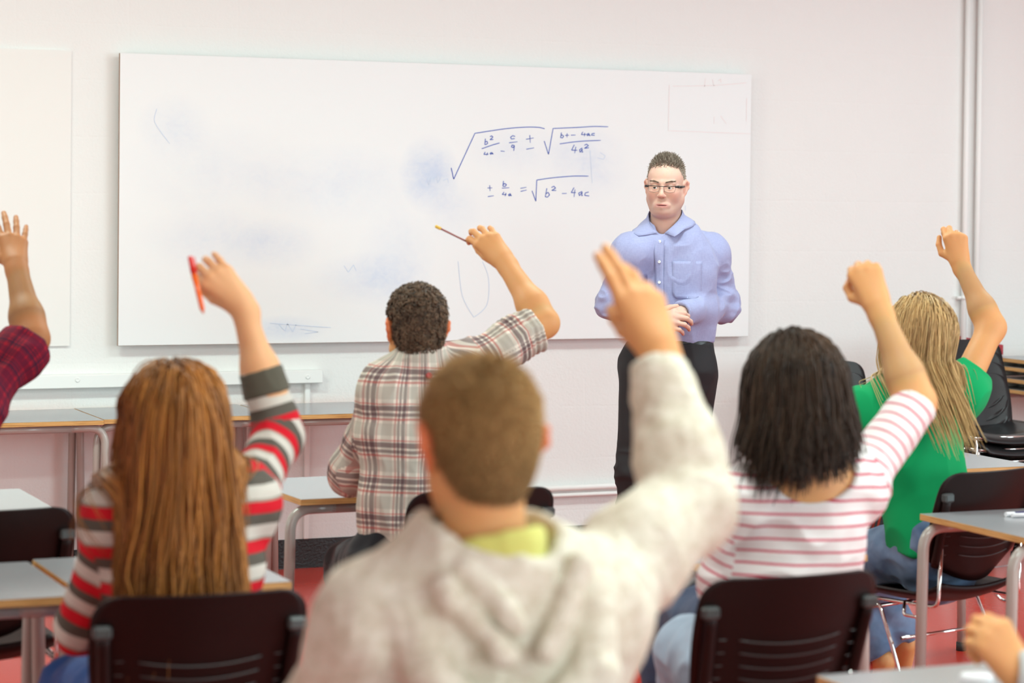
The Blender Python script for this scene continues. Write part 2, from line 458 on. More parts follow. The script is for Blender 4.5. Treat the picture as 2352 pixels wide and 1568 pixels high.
def place_uv(me, v, q, bones):
    """bones: (a, b, v0, radius, weight[, ref]) -> uv = (angle*radius, v0+distance along)"""
    fc = v[q].mean(1); best = None; D = []
    for bn in bones:
        a, b = bn[0], bn[1]; ba = b-a; t = np.clip((fc-a)@ba/(ba@ba), 0, 1)
        D.append(np.linalg.norm(fc-a-t[:, None]*ba, axis=1)/bn[3]/bn[4])
    w_ = np.argmin(D, 0); UV = np.zeros((len(q), 4, 2))
    for i, bn in enumerate(bones):
        mk = w_ == i
        if not mk.any(): continue
        a, b = bn[0], bn[1]; L = np.linalg.norm(b-a); A = (b-a)/L; ref = bn[5] if len(bn) > 5 else V(0, 1, 0.1)
        e1 = nrm(ref-A*(ref@A)); e2 = np.cross(A, e1)
        def co(P): x = P-a; return np.arctan2(x@e2, x@e1), x@A
        fa, _ = co(fc[mk])
        for k in range(4):
            an, al = co(v[q[mk][:, k]]); an = fa+(an-fa+PI) % (2*PI)-PI
            uu = UV[mk]; uu[:, k, 0] = an*bn[3]; uu[:, k, 1] = bn[2]+al; UV[mk] = uu
    ul = me.uv_layers.new(name='UVMap'); ul.data.foreach_set('uv', UV.astype(np.float32).ravel())
def cloth(name, prims, h, material, parent, amp=.004, s=(16, 16, 24), seed=0, bones=None, dirs=None, box=None, extra=None):
    v, q = snet(prims, h, box); v0 = v
    if amp: v = folds(v, q, amp, s, seed, dirs)
    if extra is not None: v = extra(v, q)
    me = npmesh(name, v, q)
    if bones: place_uv(me, v0, q, bones)
    return link(name, me, material, parent)
def strands_mesh(P, r, tones, sides=3):
    """P (N,T,3) strand points; r (T,) radii"""
    N, T, _ = P.shape; t = np.gradient(P, axis=1); t /= np.maximum(np.linalg.norm(t, axis=2), 1e-9)[..., None]
    ref = np.array([.3, .9, .2]); a = np.cross(t, ref); a /= np.maximum(np.linalg.norm(a, axis=2), 1e-9)[..., None]; b = np.cross(t, a)
    vs = []
    for k in range(sides):
        an = 2*PI*k/sides; vs.append(P+(a*math.cos(an)+b*math.sin(an))*np.asarray(r)[None, :, None])
    v = np.stack(vs, 2).reshape(-1, 3)      # index ((n*T)+i)*sides+k
    base = (np.arange(N)[:, None, None]*T+np.arange(T-1)[None, :, None])*sides; k = np.arange(sides)[None, None]; k2 = (k+1) % sides
    q = np.stack([base+k, base+k2, base+sides+k2, base+sides+k], -1).reshape(-1, 4)
    tn = np.repeat(np.asarray(tones), T*sides)
    return v, q, tn
def hair_obj(name, parts, material, parent):
    """parts: list of (v,q,tone array)"""
    v, q = joinm([(a, b) for a, b, _ in parts]); me = npmesh(name, v, q)
    at_ = me.attributes.new('tone', 'FLOAT', 'POINT'); at_.data.foreach_set('value', np.concatenate([t for _, _, t in parts]).astype(np.float32))
    return link(name, me, material, parent)
def hair_mat(name, dark, light, rough=.42, spec=.5):
    M = mat(name, dark, rough, spec=spec); N = NT(M); a = N.n('Attribute', attribute_name='tone')
    N.col(N.ramp(a.outputs['Fac'], [(0, dark), (1, light)])); return M
def grow(env, roots, dirs0, L, T=28, off=.004, down=(0, 0, -1), pull=None, stiff=.62, spread=.006, seed=1, cling=0.0):
    """strands that fall over the envelope solid"""
    rs = np.random.RandomState(seed); N = len(roots); p = roots.copy(); d = dirs0.copy(); out = [p.copy()]
    L = np.broadcast_to(L, (N,)); o = off+rs.rand(N)*spread; dn = np.asarray(down, float)
    jit = rs.randn(N, 3)*.05
    for i in range(T-1):
        st = L/(T-1)
        g = dn+jit
        if pull is not None: g = g+pull(p, i/(T-1))
        d = d*stiff+g*(1-stiff); d /= np.linalg.norm(d, axis=1)[:, None]
        n_ = p+d*st[:, None]
        for _ in range(2):
            s0 = sdf(env, n_); e = .003
            gr = np.stack([sdf(env, n_+np.eye(3)[k]*e)-s0 for k in range(3)], 1); gr /= np.maximum(np.linalg.norm(gr, axis=1), 1e-6)[:, None]
            push = np.maximum(o-s0, 0)
            if cling: push = np.where((s0 > o) & (s0 < .05), (o-s0)*cling, push)
            n_ = n_+gr*push[:, None]
        d = n_-p; d /= np.maximum(np.linalg.norm(d, axis=1), 1e-6)[:, None]; p = n_; out.append(p.copy())
    return np.stack(out, 1)
def scalp_roots(c, Fm, s, N, seed=1, zmin=-.01, front=.06, wide=1.0):
    """random points on the hairy part of the head"""
    rs = np.random.RandomState(seed); d = rs.randn(N*4, 3); d /= np.linalg.norm(d, axis=1)[:, None]
    l = d*np.array([.077*wide, .098, .088])*s; lc = l+np.array([0, -.014, .040])*s
    z, y = lc[:, 2]/s, lc[:, 1]/s
    lim = np.where(y > 0, zmin+.055+np.clip(y, 0, 1)*.45, np.where(y < -.03, zmin-.045, zmin+.01)); ok = (z > lim)
    lc = lc[ok][:N]; n_ = (d/np.array([.077*wide, .098, .088]))[ok][:N]; n_ /= np.linalg.norm(n_, axis=1)[:, None]
    return np.asarray(c)+lc@Fm, n_@Fm, lc
def scalp_cap(c, Fm, s, tone=.3, wide=1.0, zlow=-.01, thick=.006, h=.004, cut=True, nape=False):
    L = lambda a, b, d: np.asarray(c)+(Fm[0]*a*wide+Fm[1]*b+Fm[2]*d)*s
    pr = [ell(L(0, -.014, .040), ((.075*wide)*s+thick, .096*s+thick, .086*s+thick), .01, Fm)]
    if nape: pr.append(ell(L(0, -.043, -.022), (.060*s+thick*.6, .056*s+thick*.6, .070*s), .03, Fm)); pr += [ell(L(.085*g_, .012, .0), (.030*s, .034*s, .046*s), .008, Fm, 's') for g_ in (-1, 1)]
    pr.append(plane(L(0, .055, .06), -(Fm[1]*.85-Fm[2]*.5)*-1, op='i')) if cut else None
    pr.append(plane(L(0, -.09, zlow-.045), -nrm(Fm[2]*.95+Fm[1]*-.25), op='i'))
    v, q = snet(pr, h); return v, q, np.full(len(v), tone)
def cap_roots(v, q, N, seed=1):
    rs = np.random.RandomState(seed); n_ = vnorm(v, q); i = rs.randint(0, len(v), N); j = q[rs.randint(0, len(q), N)]; a = rs.rand(N, 1)
    return v[j[:, 0]]*(1-a)+v[j[:, 2]]*a, n_[j[:, 0]]
def skinmat(name, col, red=(.75, .2, .12), rough=.56):
    M = mat(name, col, rough, spec=.35, sss=.25); N = NT(M); co = N.coord()
    n1 = N.noise(co, 14, 3); n2 = N.noise(co, 55, 3)
    c = N.mix(N.math('MULTIPLY', n1, .22), col, red); c = N.mix(N.math('MULTIPLY', n2, .18), c, tuple(x*.8 for x in col)); c = N.mix(N.math('MULTIPLY', N.n('Attribute', attribute_name='flush').outputs['Fac'], .65), c, (.80, .15, .06)); N.col(c)
    N.bump(N.noise(co, 260, 2), .12, .001); return M
def skin(name, groups, material, parent, extra=None, head=None):
    """groups: (prims, h) meshed at their own fineness and joined"""
    v, q = joinm([snet(p, h) for p, h in groups])
    if extra: v = extra(v)
    me = npmesh(name, v, q)
    if head is not None:
        lo = (v-head[0])@head[1].T/head[2]; fl = np.clip((np.abs(lo[:, 0])-.0745)/.006, 0, 1)*(np.abs(lo[:, 0]) < .115)*(np.abs(lo[:, 2]) < .045)*(np.abs(lo[:, 1]+.01) < .035)
        x = me.attributes.new('flush', 'FLOAT', 'POINT'); x.data.foreach_set('value', fl.astype(np.float32))
    return link(name, me, material, parent)
def button(mb, c, n, r=.0055, t=.002):
    n = nrm(n); a = nrm(np.cross(n, V(.1, .2, 1))); b = np.cross(n, a); Mx = Matrix([[a[i], b[i], n[i]] for i in range(3)])
    mb.lathe([(0, t*.6), (r*.5, t*.6), (r*.7, t), (r, t*.9), (r, -t), (0, -t)], Vector(c), 16, Mx)
# ------------------------------------------------------------------ lights
def area(name, loc, target, sx, sy, power, col=(1, 1, 1)):
    l = bpy.data.lights.new(name, 'AREA'); l.shape = 'RECTANGLE'; l.size = sx; l.size_y = sy; l.energy = power; l.color = col
    o = bpy.data.objects.new(name, l); C.objects.link(o); o.location = loc
    o.rotation_euler = (Vector(target)-Vector(loc)).to_track_quat('-Z', 'Y').to_euler(); return o
def tint(r, g, b): return (r*.81, g*1.10, b*1.15)
area('ceiling_lamp_light', (6.3, 7.5, 3.1), (6.2, 7.6, 0), 1.2, .25, 30, tint(1, .97, .94))
area('ceiling_lamp_light', (3.6, 7.2, 3.1), (3.6, 7.3, 0), 1.2, .25, 40, tint(1, .95, .88))
area('ceiling_lamp_light', (1.0, 7.4, 3.1), (1.0, 7.5, 0), 1.2, .25, 52, tint(1, .90, .76))
area('ceiling_lamp_light', (5.8, 4.2, 3.1), (5.8, 4.2, 0), 1.2, .3, 60, tint(1, .96, .9))
area('ceiling_lamp_light', (2.4, 3.6, 3.1), (2.4, 3.6, 0), 1.2, .3, 50, tint(1, .93, .84))
area('ceiling_lamp_light', (3.2, 0.2, 3.1), (3.2, 0.2, 0), 1.2, .3, 60, tint(1, .93, .85))
area('window_light', (9.4, 1.6, 1.9), (3.2, 4.6, 1.2), 3.2, 1.7, 215, tint(.95, .98, 1))
area('rear_fill_light', (2.8, -2.4, 1.25), (3.2, 6, .8), 6.0, 2.2, 130, tint(1, .98, .95))  # broad soft fill added behind the camera to lift the low walls
area('left_fill_light', (-1.5, 6.6, 1.2), (2.4, 9.6, .5), 2.2, 1.6, 42, tint(1, .95, .88))  # added fill from the left, brightens the wall below the tables; no known window

# ------------------------------------------------------------------ setting
DB = 9.673; DW = 9.73
WM = mat('painted_block', (.83, .81, .79), .62); N = NT(WM); co = N.coord('Object')
sx = N.n('SeparateXYZ'); N.l(co, sx.inputs[0])
def joint(v, per, off, wd):
    f = N.math('FRACT', N.math('DIVIDE', N.math('ADD', v, off), per)); return N.math('SMOOTH_MIN', N.math('DIVIDE', N.math('ABSOLUTE', N.math('SUBTRACT', f, .5)), wd/per), 1.0, .4)
zr = N.math('FLOOR', N.math('DIVIDE', N.math('ADD', sx.outputs[2], .031+.1125), .2325))
half = N.math('MULTIPLY', N.math('MODULO', zr, 2.0), .2325)
wob = N.math('MULTIPLY', N.noise(co, 2.2, 2), .02)
jz = joint(N.math('ADD', sx.outputs[2], wob), .2325, .031+.1125, .007); jx = joint(N.math('ADD', N.math('ADD', sx.outputs[0], half), wob), .465, .12, .006)
jj = N.math('MINIMUM', jz, jx)
pit = N.noise(co, 95, 4, .6); lum = N.noise(co, 7, 3); patch = N.noise(co, 1.7, 3)
jmask = N.math('MULTIPLY', N.math('SUBTRACT', 1.0, jj), N.math('MULTIPLY', N.math('GREATER_THAN', patch, .42), .15))
hgt = N.math('SUBTRACT', N.math('ADD', N.math('MULTIPLY', pit, .55), N.math('MULTIPLY', lum, .8)), jmask)
N.bump(hgt, .55, .006)
N.col(N.mix(N.math('MULTIPLY', N.noise(co, 3.1, 4), .12), (.86, .845, .825), (.75, .73, .70)))
BLK = mat('black_paint', (.018, .017, .018), .35, bump=(95, .8, .006))
PAINT = mat('white_gloss_paint', (.90, .89, .87), .5, spec=.3)
FM = mat('red_vinyl', (.43, .045, .030), .18, spec=.5); N = NT(FM); co = N.coord()
fl = N.noise(N.mapping(co, (60, 60, 60)), 1, 2); N.col(N.mix(N.math('MULTIPLY', N.noise(co, 3, 4), .35), (.56, .050, .032), (.42, .030, .020)))
N.bump(N.noise(N.mapping(co, (8, 8, 8)), 1.0, 3), .10, .004)
rr = N.math('MULTIPLY_ADD', N.noise(co, 1.6, 3), .12, .12); N.l(rr, N.b.inputs['Roughness'])
CM = mat('ceiling_white', (.8, .79, .77), .8); SW = mat('side_wall_paint', (.72, .70, .67), .7)
X0, X1, Y0, ZC = -1.6, 9.8, -2.8, 3.2
def struct(name, mb, m_): o = mb.build(name, m_); o['kind'] = 'structure'; return o
struct('wall_front', MB().box((X0, DW, 0), (X1, DW+.15, ZC)), WM)
struct('floor', MB().box((X0-.15, Y0-.15, -.08), (X1+.15, DW+.15, 0)), FM)
struct('ceiling', MB().box((X0-.15, Y0-.15, ZC), (X1+.15, DW+.15, ZC+.1)), CM)
struct('wall_left', MB().box((X0-.15, Y0, 0), (X0, DW, ZC)), SW)
struct('wall_right', MB().box((X1, Y0, 0), (X1+.15, DW, ZC)), SW)
struct('wall_back', MB().box((X0, Y0-.15, 0), (X1, Y0, ZC)), SW)
struct('baseboard_front', MB().box((X0, DW-.003, 0), (X1, DW, .125)), BLK)
# whiteboards: melamine panels on battens
BM = mat('whiteboard_melamine', (.87, .865, .855), .42, spec=.2); N = NT(BM); co = N.coord('Object')
def blob(cx, cz, rx, rz):
    mp = N.mapping(co, (1/rx, 0, 1/rz), (-cx/rx, 0, -cz/rz)); L = N.n('VectorMath', operation='LENGTH'); N.l(mp, L.inputs[0])
    return N.math('MAXIMUM', N.math('SUBTRACT', 1.0, L.outputs['Value']), 0.0)
spots = [(985, 400, 60, 75, 1.5), (1350, 375, 95, 75, .85), (400, 290, 70, 60, .55), (760, 420, 190, 75, .5), (500, 550, 150, 60, .55), (640, 560, 80, 50, .6), (850, 640, 120, 50, .8), (660, 755, 75, 26, 1.3), (910, 600, 80, 110, .5), (480, 390, 170, 90, .35), (1190, 345, 110, 50, .45), (1040, 480, 60, 60, .5)]
tot = None
for px, py, rx, rz, a in spots:
    p = at(px, py, DB); b_ = N.math('MULTIPLY', blob(p[0], p[2], rx/520*1.25, rz/520*1.25), a); tot = b_ if tot is None else N.math('ADD', tot, b_)
sm1 = N.noise(N.mapping(co, (1, 1, 1)), 5, 5, .62, .6); sm2 = N.noise(N.mapping(co, (1, 1, 1.4), rot=(0, .5, 0)), 20, 4, .65, 1.2)
sm = N.math('MULTIPLY', N.math('MULTIPLY', tot, N.math('POWER', sm1, 1.3)), N.math('MULTIPLY_ADD', sm2, 1.2, .35))
sm = N.math('MINIMUM', N.math('MULTIPLY', sm, .95), .6)
N.col(N.mix(sm, (.86, .862, .862), (.46, .56, .78)))
WB2 = mat('whiteboard_plain', (.86, .84, .81), .45, spec=.2)
EDGE = mat('board_edge', (.42, .30, .24), .7)
wb = empty('whiteboard', (3.85, DB, .97)); tag(wb, 'large wide whiteboard with blue handwritten equations, hung on the block wall', 'whiteboard')
bl, br, bz0, bz1 = 2.378, 5.317, .967, 2.167
Mi = Matrix.Translation(-Vector(wb.location))
def child(o, par): o.parent = par; o.matrix_parent_inverse = par.matrix_basis.inverted() if False else Matrix.Translation(-Vector(par.location)); return o
child(MB().box((bl, DB, bz0), (br, DB+.018, bz1)).build('panel', [BM]), wb)
child(MB().box((bl-.0015, DB+.0015, bz0-.0015), (bl, DB+.0165, bz1)).box((bl, DB+.002, bz0-.0015), (br, DB+.016, bz0)).build('edge_strip', [EDGE]), wb)
bt = MB()
PINE = mat('pine', (.55, .38, .2), .7)
for xx in (bl+.25, (bl+br)/2, br-.25): child(MB().box((xx-.03, DB+.018, bz0+.06), (xx+.03, DW, bz1-.06)).build('batten', [PINE]), wb)
w2 = empty('whiteboard', (1.2, DW-.012, .97)); tag(w2, 'blank whiteboard at the far left, cut off by the photo edge', 'whiteboard')
child(MB().box((-.2, DW-.012, .966), (2.187, DW, 2.172)).build('panel', [WB2]), w2)
# marker writing (read off the photograph, drawn as thin ink lines on the board)
INK = mat('blue_marker_ink', (.008, .05, .42), .4); INK2 = mat('faint_marker', (.86, .77, .765), .5); INK3 = mat('faint_blue_marker', (.62, .69, .82), .5)
z1 = lambda x, y: (950+x*800/2281, 250+y*550/1568)
strokes = [
 [(246, 386), (262, 460), (401, 160), (600, 130), (740, 119), (820, 121), (858, 130)],
 [(470, 195), (466, 232), (472, 234), (485, 225), (480, 212), (470, 216)], [(500, 182), (510, 176), (519, 184), (500, 202), (522, 200)],
 [(445, 261), (520, 235), (563, 223)], [(468, 282), (460, 298), (490, 297)], [(484, 286), (478, 305)], [(510, 284), (500, 292), (505, 298), (516, 286), (515, 295), (523, 294)],
 [(570, 276), (596, 278)], [(664, 180), (648, 175), (634, 186), (640, 197), (662, 194)], [(625, 222), (680, 215)],
 [(660, 240), (645, 236), (640, 248), (650, 254), (660, 242), (655, 275)], [(736, 199), (786, 190)], [(760, 172), (764, 222)], [(738, 264), (788, 255)],
 [(855, 210), (883, 298), (913, 128), (1060, 122), (1180, 115), (1274, 117)],
 [(968, 155), (962, 188), (975, 190), (982, 178), (972, 170), (964, 176)], [(992, 174), (1018, 172)], [(1005, 160), (1004, 186)], [(1030, 172), (1060, 171)],
 [(1108, 150), (1098, 168), (1130, 168)], [(1121, 157), (1118, 179)], [(1148, 160), (1134, 166), (1138, 176), (1150, 164), (1150, 175), (1158, 174)], [(1186, 160), (1168, 162), (1164, 172), (1186, 173)],
 [(957, 229), (1080, 213), (1225, 206)], [(1052, 235), (1034, 270), (1072, 271)], [(1062, 248), (1054, 290)], [(1104, 255), (1086, 268), (1090, 284), (1104, 262), (1102, 284), (1110, 280)],
 [(1118, 238), (1132, 231), (1145, 240), (1118, 258), (1148, 254)],
 [(484, 518), (514, 517)], [(498, 500), (500, 538)], [(486, 574), (525, 568)], [(588, 472), (584, 505), (598, 508), (608, 496), (596, 488), (586, 496)], [(578, 519), (626, 516)],
 [(592, 544), (580, 560), (608, 561)], [(604, 550), (599, 572)], [(634, 554), (620, 562), (626, 570), (636, 558), (635, 568), (642, 567)],
 [(700, 520), (738, 513)], [(700, 540), (740, 531)], [(775, 536), (800, 605), (806, 466), (900, 452), (1040, 440), (1145, 440)],
 [(872, 520), (862, 575), (876, 578), (890, 562), (880, 546), (866, 556)], [(902, 515), (918, 506), (930, 518), (904, 534), (934, 534)], [(972, 554), (1002, 553)],
 [(1050, 515), (1032, 548), (1062, 548)], [(1056, 528), (1050, 577)], [(1102, 540), (1080, 552), (1086, 568), (1104, 544), (1100, 568), (1108, 566)], [(1146, 544), (1124, 550), (1120, 566), (1150, 570)]]
def smoothp(pts, n=5):
    if len(pts) < 3: return pts
    P = [np.array(p, float) for p in pts]; out = []
    for i in range(len(P)-1):
        a, b, c, d = P[max(i-1, 0)], P[i], P[i+1], P[min(i+2, len(P)-1)]
        # keep sharp turns sharp
        def ang(u, v_): nu, nv = np.linalg.norm(u), np.linalg.norm(v_); return (u@v_)/(nu*nv) if nu*nv > 0 else 1
        t0 = (c-a)*.5*(1 if ang(b-a, c-b) > .6 else 0); t1 = (d-b)*.5*(1 if ang(c-b, d-c) > .6 else 0)
        L = np.linalg.norm(c-b); t0 = t0 if np.linalg.norm(t0) < 1.2*L else t0/np.linalg.norm(t0)*L; t1 = t1 if np.linalg.norm(t1) < 1.2*L else t1/np.linalg.norm(t1)*L
        for k in range(n):
            t = k/n; out.append(b*(2*t**3-3*t*t+1)+t0*(t**3-2*t*t+t)+c*(-2*t**3+3*t*t)+t1*(t**3-t*t))
    out.append(P[-1]); return out
def ink(mb, pts, wd, conv=z1, y=DB):
    P = [Vector(at(*conv(*p), y)) for p in smoothp(pts)]
    for i, p in enumerate(P): p.y = y-.0006
    vs = []; n = len(P)
    for i in range(n):
        t = (P[min(i+1, n-1)]-P[max(i-1, 0)]); t = t.normalized() if t.length > 0 else Vector((1, 0, 0))
        s_ = Vector((-t.z, 0, t.x))*wd/2*(1-.35*(i == n-1)); vs += [p+s_ for p in (P[i],)]+[P[i]-s_]
    fr = [v+Vector((0, -.0004, 0)) for v in vs]; m_ = len(vs)
    fs = [(2*i, 2*i+1, 2*i+3, 2*i+2) for i in range(n-1)]
    mb.add(vs+fr, fs+[tuple(a+m_ for a in f[::-1]) for f in fs]+[(2*i, 2*i+2, m_+2*i+2, m_+2*i) for i in range(n-1)]+[(2*i+1, m_+2*i+1, m_+2*i+3, 2*i+3) for i in range(n-1)])
mb = MB()
for s_ in strokes: ink(mb, s_, .0036)
o = child(mb.build('equation_writing', [INK]), wb); o['label'] = 'blue marker quadratic equations with square roots'
mb = MB()
d_ = lambda x, y: (x, y)
for s_ in ([(1537, 195), (1535, 300), (1640, 304), (1723, 307)], [(1715, 225), (1714, 278)], [(1545, 198), (1640, 196), (1715, 190)], [(1620, 180), (1618, 200)], [(1636, 182), (1640, 198)], [(1650, 185), (1655, 182), (1656, 190)], [(1640, 268), (1640, 284)], [(1655, 266), (1668, 284)]): ink(mb, s_, .004, d_)
o = child(mb.build('faint_pink_writing', [INK2]), wb)
mb = MB()
for s_ in ([(980, 410), (985, 425), (990, 405)], [(995, 412), (1003, 404), (1005, 420), (1012, 408)], [(1018, 414), (1028, 410), (1030, 420)], [(640, 745), (655, 760), (660, 742), (672, 762), (680, 745)], [(620, 742), (700, 748), (760, 752)], [(690, 755), (730, 762), (700, 766)],
           [(1052, 600), (1062, 680), (1088, 728), (1118, 700), (1122, 640), (1108, 600)], [(1355, 345), (1360, 420)], [(1378, 350), (1390, 358), (1386, 366), (1372, 362)], [(790, 610), (800, 625), (812, 608), (818, 622)], [(1574, 472), (1574, 484)], [(360, 250), (355, 280), (390, 330)]): mb = MB(); ink(mb, s_, .003, d_); child(mb.build('faint_blue_mark', [INK3]), wb)
# trunking, pipes
def thing1(name, mb, m_, label, cat, group=None): o = mb.build(name, m_); return tag(o, label, cat, group)
tr = empty('cable_trunking', (3.27, DW-.05, .8)); tag(tr, 'white horizontal cable trunking box on the wall above the long tables', 'trunking')
child(MB().rbox((-.6, DW-.05, .794), (3.268, DW, .849), .003).build('cover', [PAINT]), tr)
for px, py in ((178, 872), (707, 865)):
    p = at(px, py, DW-.05); mb = MB(); button(mb, p, (0, -1, 0), .010, .003); child(mb.build('screw_cap', [PAINT]), tr)
p = at(703, 1000, DW)
thing1('conduit', MB().rbox((p[0]-.012, DW-.018, .126), (p[0]+.012, DW, .794), .003), PAINT, 'narrow white vertical conduit dropping from the end of the trunking', 'conduit')
pp = MB().tube([(4.0, DW-.03, .30), (5.35, DW-.03, .30)], .013).tube([(4.0, DW-.03, .268), (5.35, DW-.03, .268)], .009)
for xx in (4.2, 5.2): pp.box((xx-.01, DW-.03, .26), (xx+.01, DW, .31))
thing1('heating_pipe', pp, PAINT, 'white horizontal pipes low on the wall beside the teacher\'s legs', 'pipe')
for x_, lab, hi in ((6.505, 'left of the two white vertical pipes on the wall at the right', 3.18), (6.575, 'right of the two white vertical pipes on the wall at the right', 3.18)):
    r_ = empty('wall_pipe', (x_, DW-.03, .13)); tag(r_, lab, 'pipe', 'white pipes running up the wall')
    child(MB().tube([(x_, DW-.03, .13), (x_, DW-.03, hi)], .0135, 16).build('pipe', [PAINT]), r_)
    for zz in (1.135, 2.6):
        b_ = MB().tube([(x_, DW-.03, zz-.008), (x_, DW-.03, zz+.008)], .0185, 16).tube([(x_-.028, DW-.03, zz-.008), (x_-.028, DW-.03, zz+.008)], .011, 12).box((x_-.03, DW-.03, zz-.006), (x_+.02, DW, zz+.006))
        child(b_.build('pipe_clip', [PAINT]), r_)
REDP = mat('red_strip', (.45, .03, .045), .5)
a, b = at(2172, 774, DW), at(2302, 800, DW)
thing1('wall_strip', MB().add([(a[0], DW, a[2]+.018), (a[0], DW, a[2]-.03), (b[0], DW, b[2]-.03), (b[0], DW, b[2]+.018)]+[(a[0], DW-.008, a[2]+.018), (a[0], DW-.008, a[2]-.03), (b[0], DW-.008, b[2]-.03), (b[0], DW-.008, b[2]+.018)],
    [(4, 5, 6, 7), (0, 4, 7, 3), (1, 2, 6, 5), (0, 1, 5, 4), (3, 7, 6, 2)]), REDP, 'dark red strip slanting across the wall behind the stacked chairs', 'strip')

# ------------------------------------------------------------------ tables
LAM = mat('grey_laminate', (.34, .345, .36), .22, spec=.5)
PLY = mat('plywood_edge', (.62, .34, .10), .45); N = NT(PLY); co = N.coord('Object')
s3 = N.n('SeparateXYZ'); N.l(co, s3.inputs[0])
gr = N.noise(N.mapping(co, (6, 6, 260)), 1, 4, .6, .3); N.col(N.ramp(gr, [(.3, (.36, .16, .035)), (.5, (.64, .36, .12)), (.7, (.74, .47, .20))]))
TUBE = mat('beige_tube_paint', (.42, .385, .35), .28, spec=.6, coat=.3)
RUB = mat('rubber', (.03, .03, .03), .6)
def make_desk(label, group, wd=.69, dp=.52, hz=.71, legh=None):
    t = empty('desk'); tag(t, label, 'desk', group)
    w_, d_ = wd/2, dp/2
    MB().rbox((-w_, -d_, hz-.0185), (w_, d_, hz-.0012), .001).build('edging', [PLY], t)
    MB().rbox((-w_+.0006, -d_+.0006, hz-.0013), (w_-.0006, d_-.0006, hz), .0005).build('desk_top', [LAM], t)
    r = .016; ix = w_-.01; iy = d_-.045; zz = hz-.0185-r
    MB().tube([(-ix+.10, -iy, zz), (ix-.10, -iy, zz)], r).tube([(-ix+.10, iy, zz), (ix-.10, iy, zz)], r).tube([(-ix+.14, -iy, zz), (-ix+.14, iy, zz)], r*.8).tube([(ix-.14, -iy, zz), (ix-.14, iy, zz)], r*.8).build('rail', [TUBE], t)
    for sx_ in (-1, 1):
        for sy_ in (-1, 1):
            l = MB().tube(bend([((ix-.11)*sx_, iy*sy_, zz), (ix*sx_+.025*sx_, iy*sy_, zz), (ix*sx_+.035*sx_, iy*sy_, .018)], .085, 9), r, 14).build('leg', [TUBE], t)
            MB().tube([((ix+.035)*sx_, iy*sy_, 0), ((ix+.035)*sx_, iy*sy_, .03)], r*1.15).build('foot_cap', [RUB], l)
    return t
def dup(root, loc, rz, label=None, group=None):
    r = root.copy(); C.objects.link(r); r.location = loc; r.rotation_euler = (0, 0, rz)
    if label: r['label'] = label
    if group: r['group'] = group
    for ch in list(root.children):
        c = ch.copy(); C.objects.link(c); c.parent = r
        for g in ch.children:
            d = g.copy(); C.objects.link(d); d.parent = c
    return r
GT = 'grey topped desks with plywood edges'
d0 = make_desk('', GT)
def desk(x, y, rz, label, first=[True]):
    if first[0]: first[0] = False; d0.location = (x, y, 0); d0.rotation_euler = (0, 0, rz); d0['label'] = label; return d0
    return dup(d0, (x, y, 0), rz, label)
R = math.radians
desk(1.855, DW-.30, 0, 'grey topped table against the wall at the far left, left of the first gap')
desk(2.552, DW-.27, 0, 'grey topped table against the wall behind the red-haired student\'s head')
desk(3.249, DW-.30, 0, 'grey topped table against the wall, right end of the row behind the plaid shirt')
desk(1.455-.345, 6.86, 0, 'grey desk at the left edge behind the empty chair back')
desk(2.16+.345, 6.88, R(1.5), 'grey desk the plaid-shirted student leans his arm on')
desk(3.725+.345, 5.50, 0, 'grey desk behind the green-shirted student, two pens lying on it')
desk(2.27+.345, 3.59, 0, 'grey desk in the bottom right corner, a fist resting on it')
desk(.495+.345, 5.44, 0, 'grey desk at the lower left, left neighbour of the red-haired student\'s desk')
nd = make_desk('grey desk the red-haired student sits at, seen beyond her right elbow', GT, .485); nd.location = (1.445, 5.47, 0)
dup(nd, (2.93, 5.40, 0), 0, 'grey desk in front of the student in pink striped top, mostly hidden')
desk(4.10+.345, 6.95, 0, 'grey desk in front of the green-shirted student, sheet of paper on it')
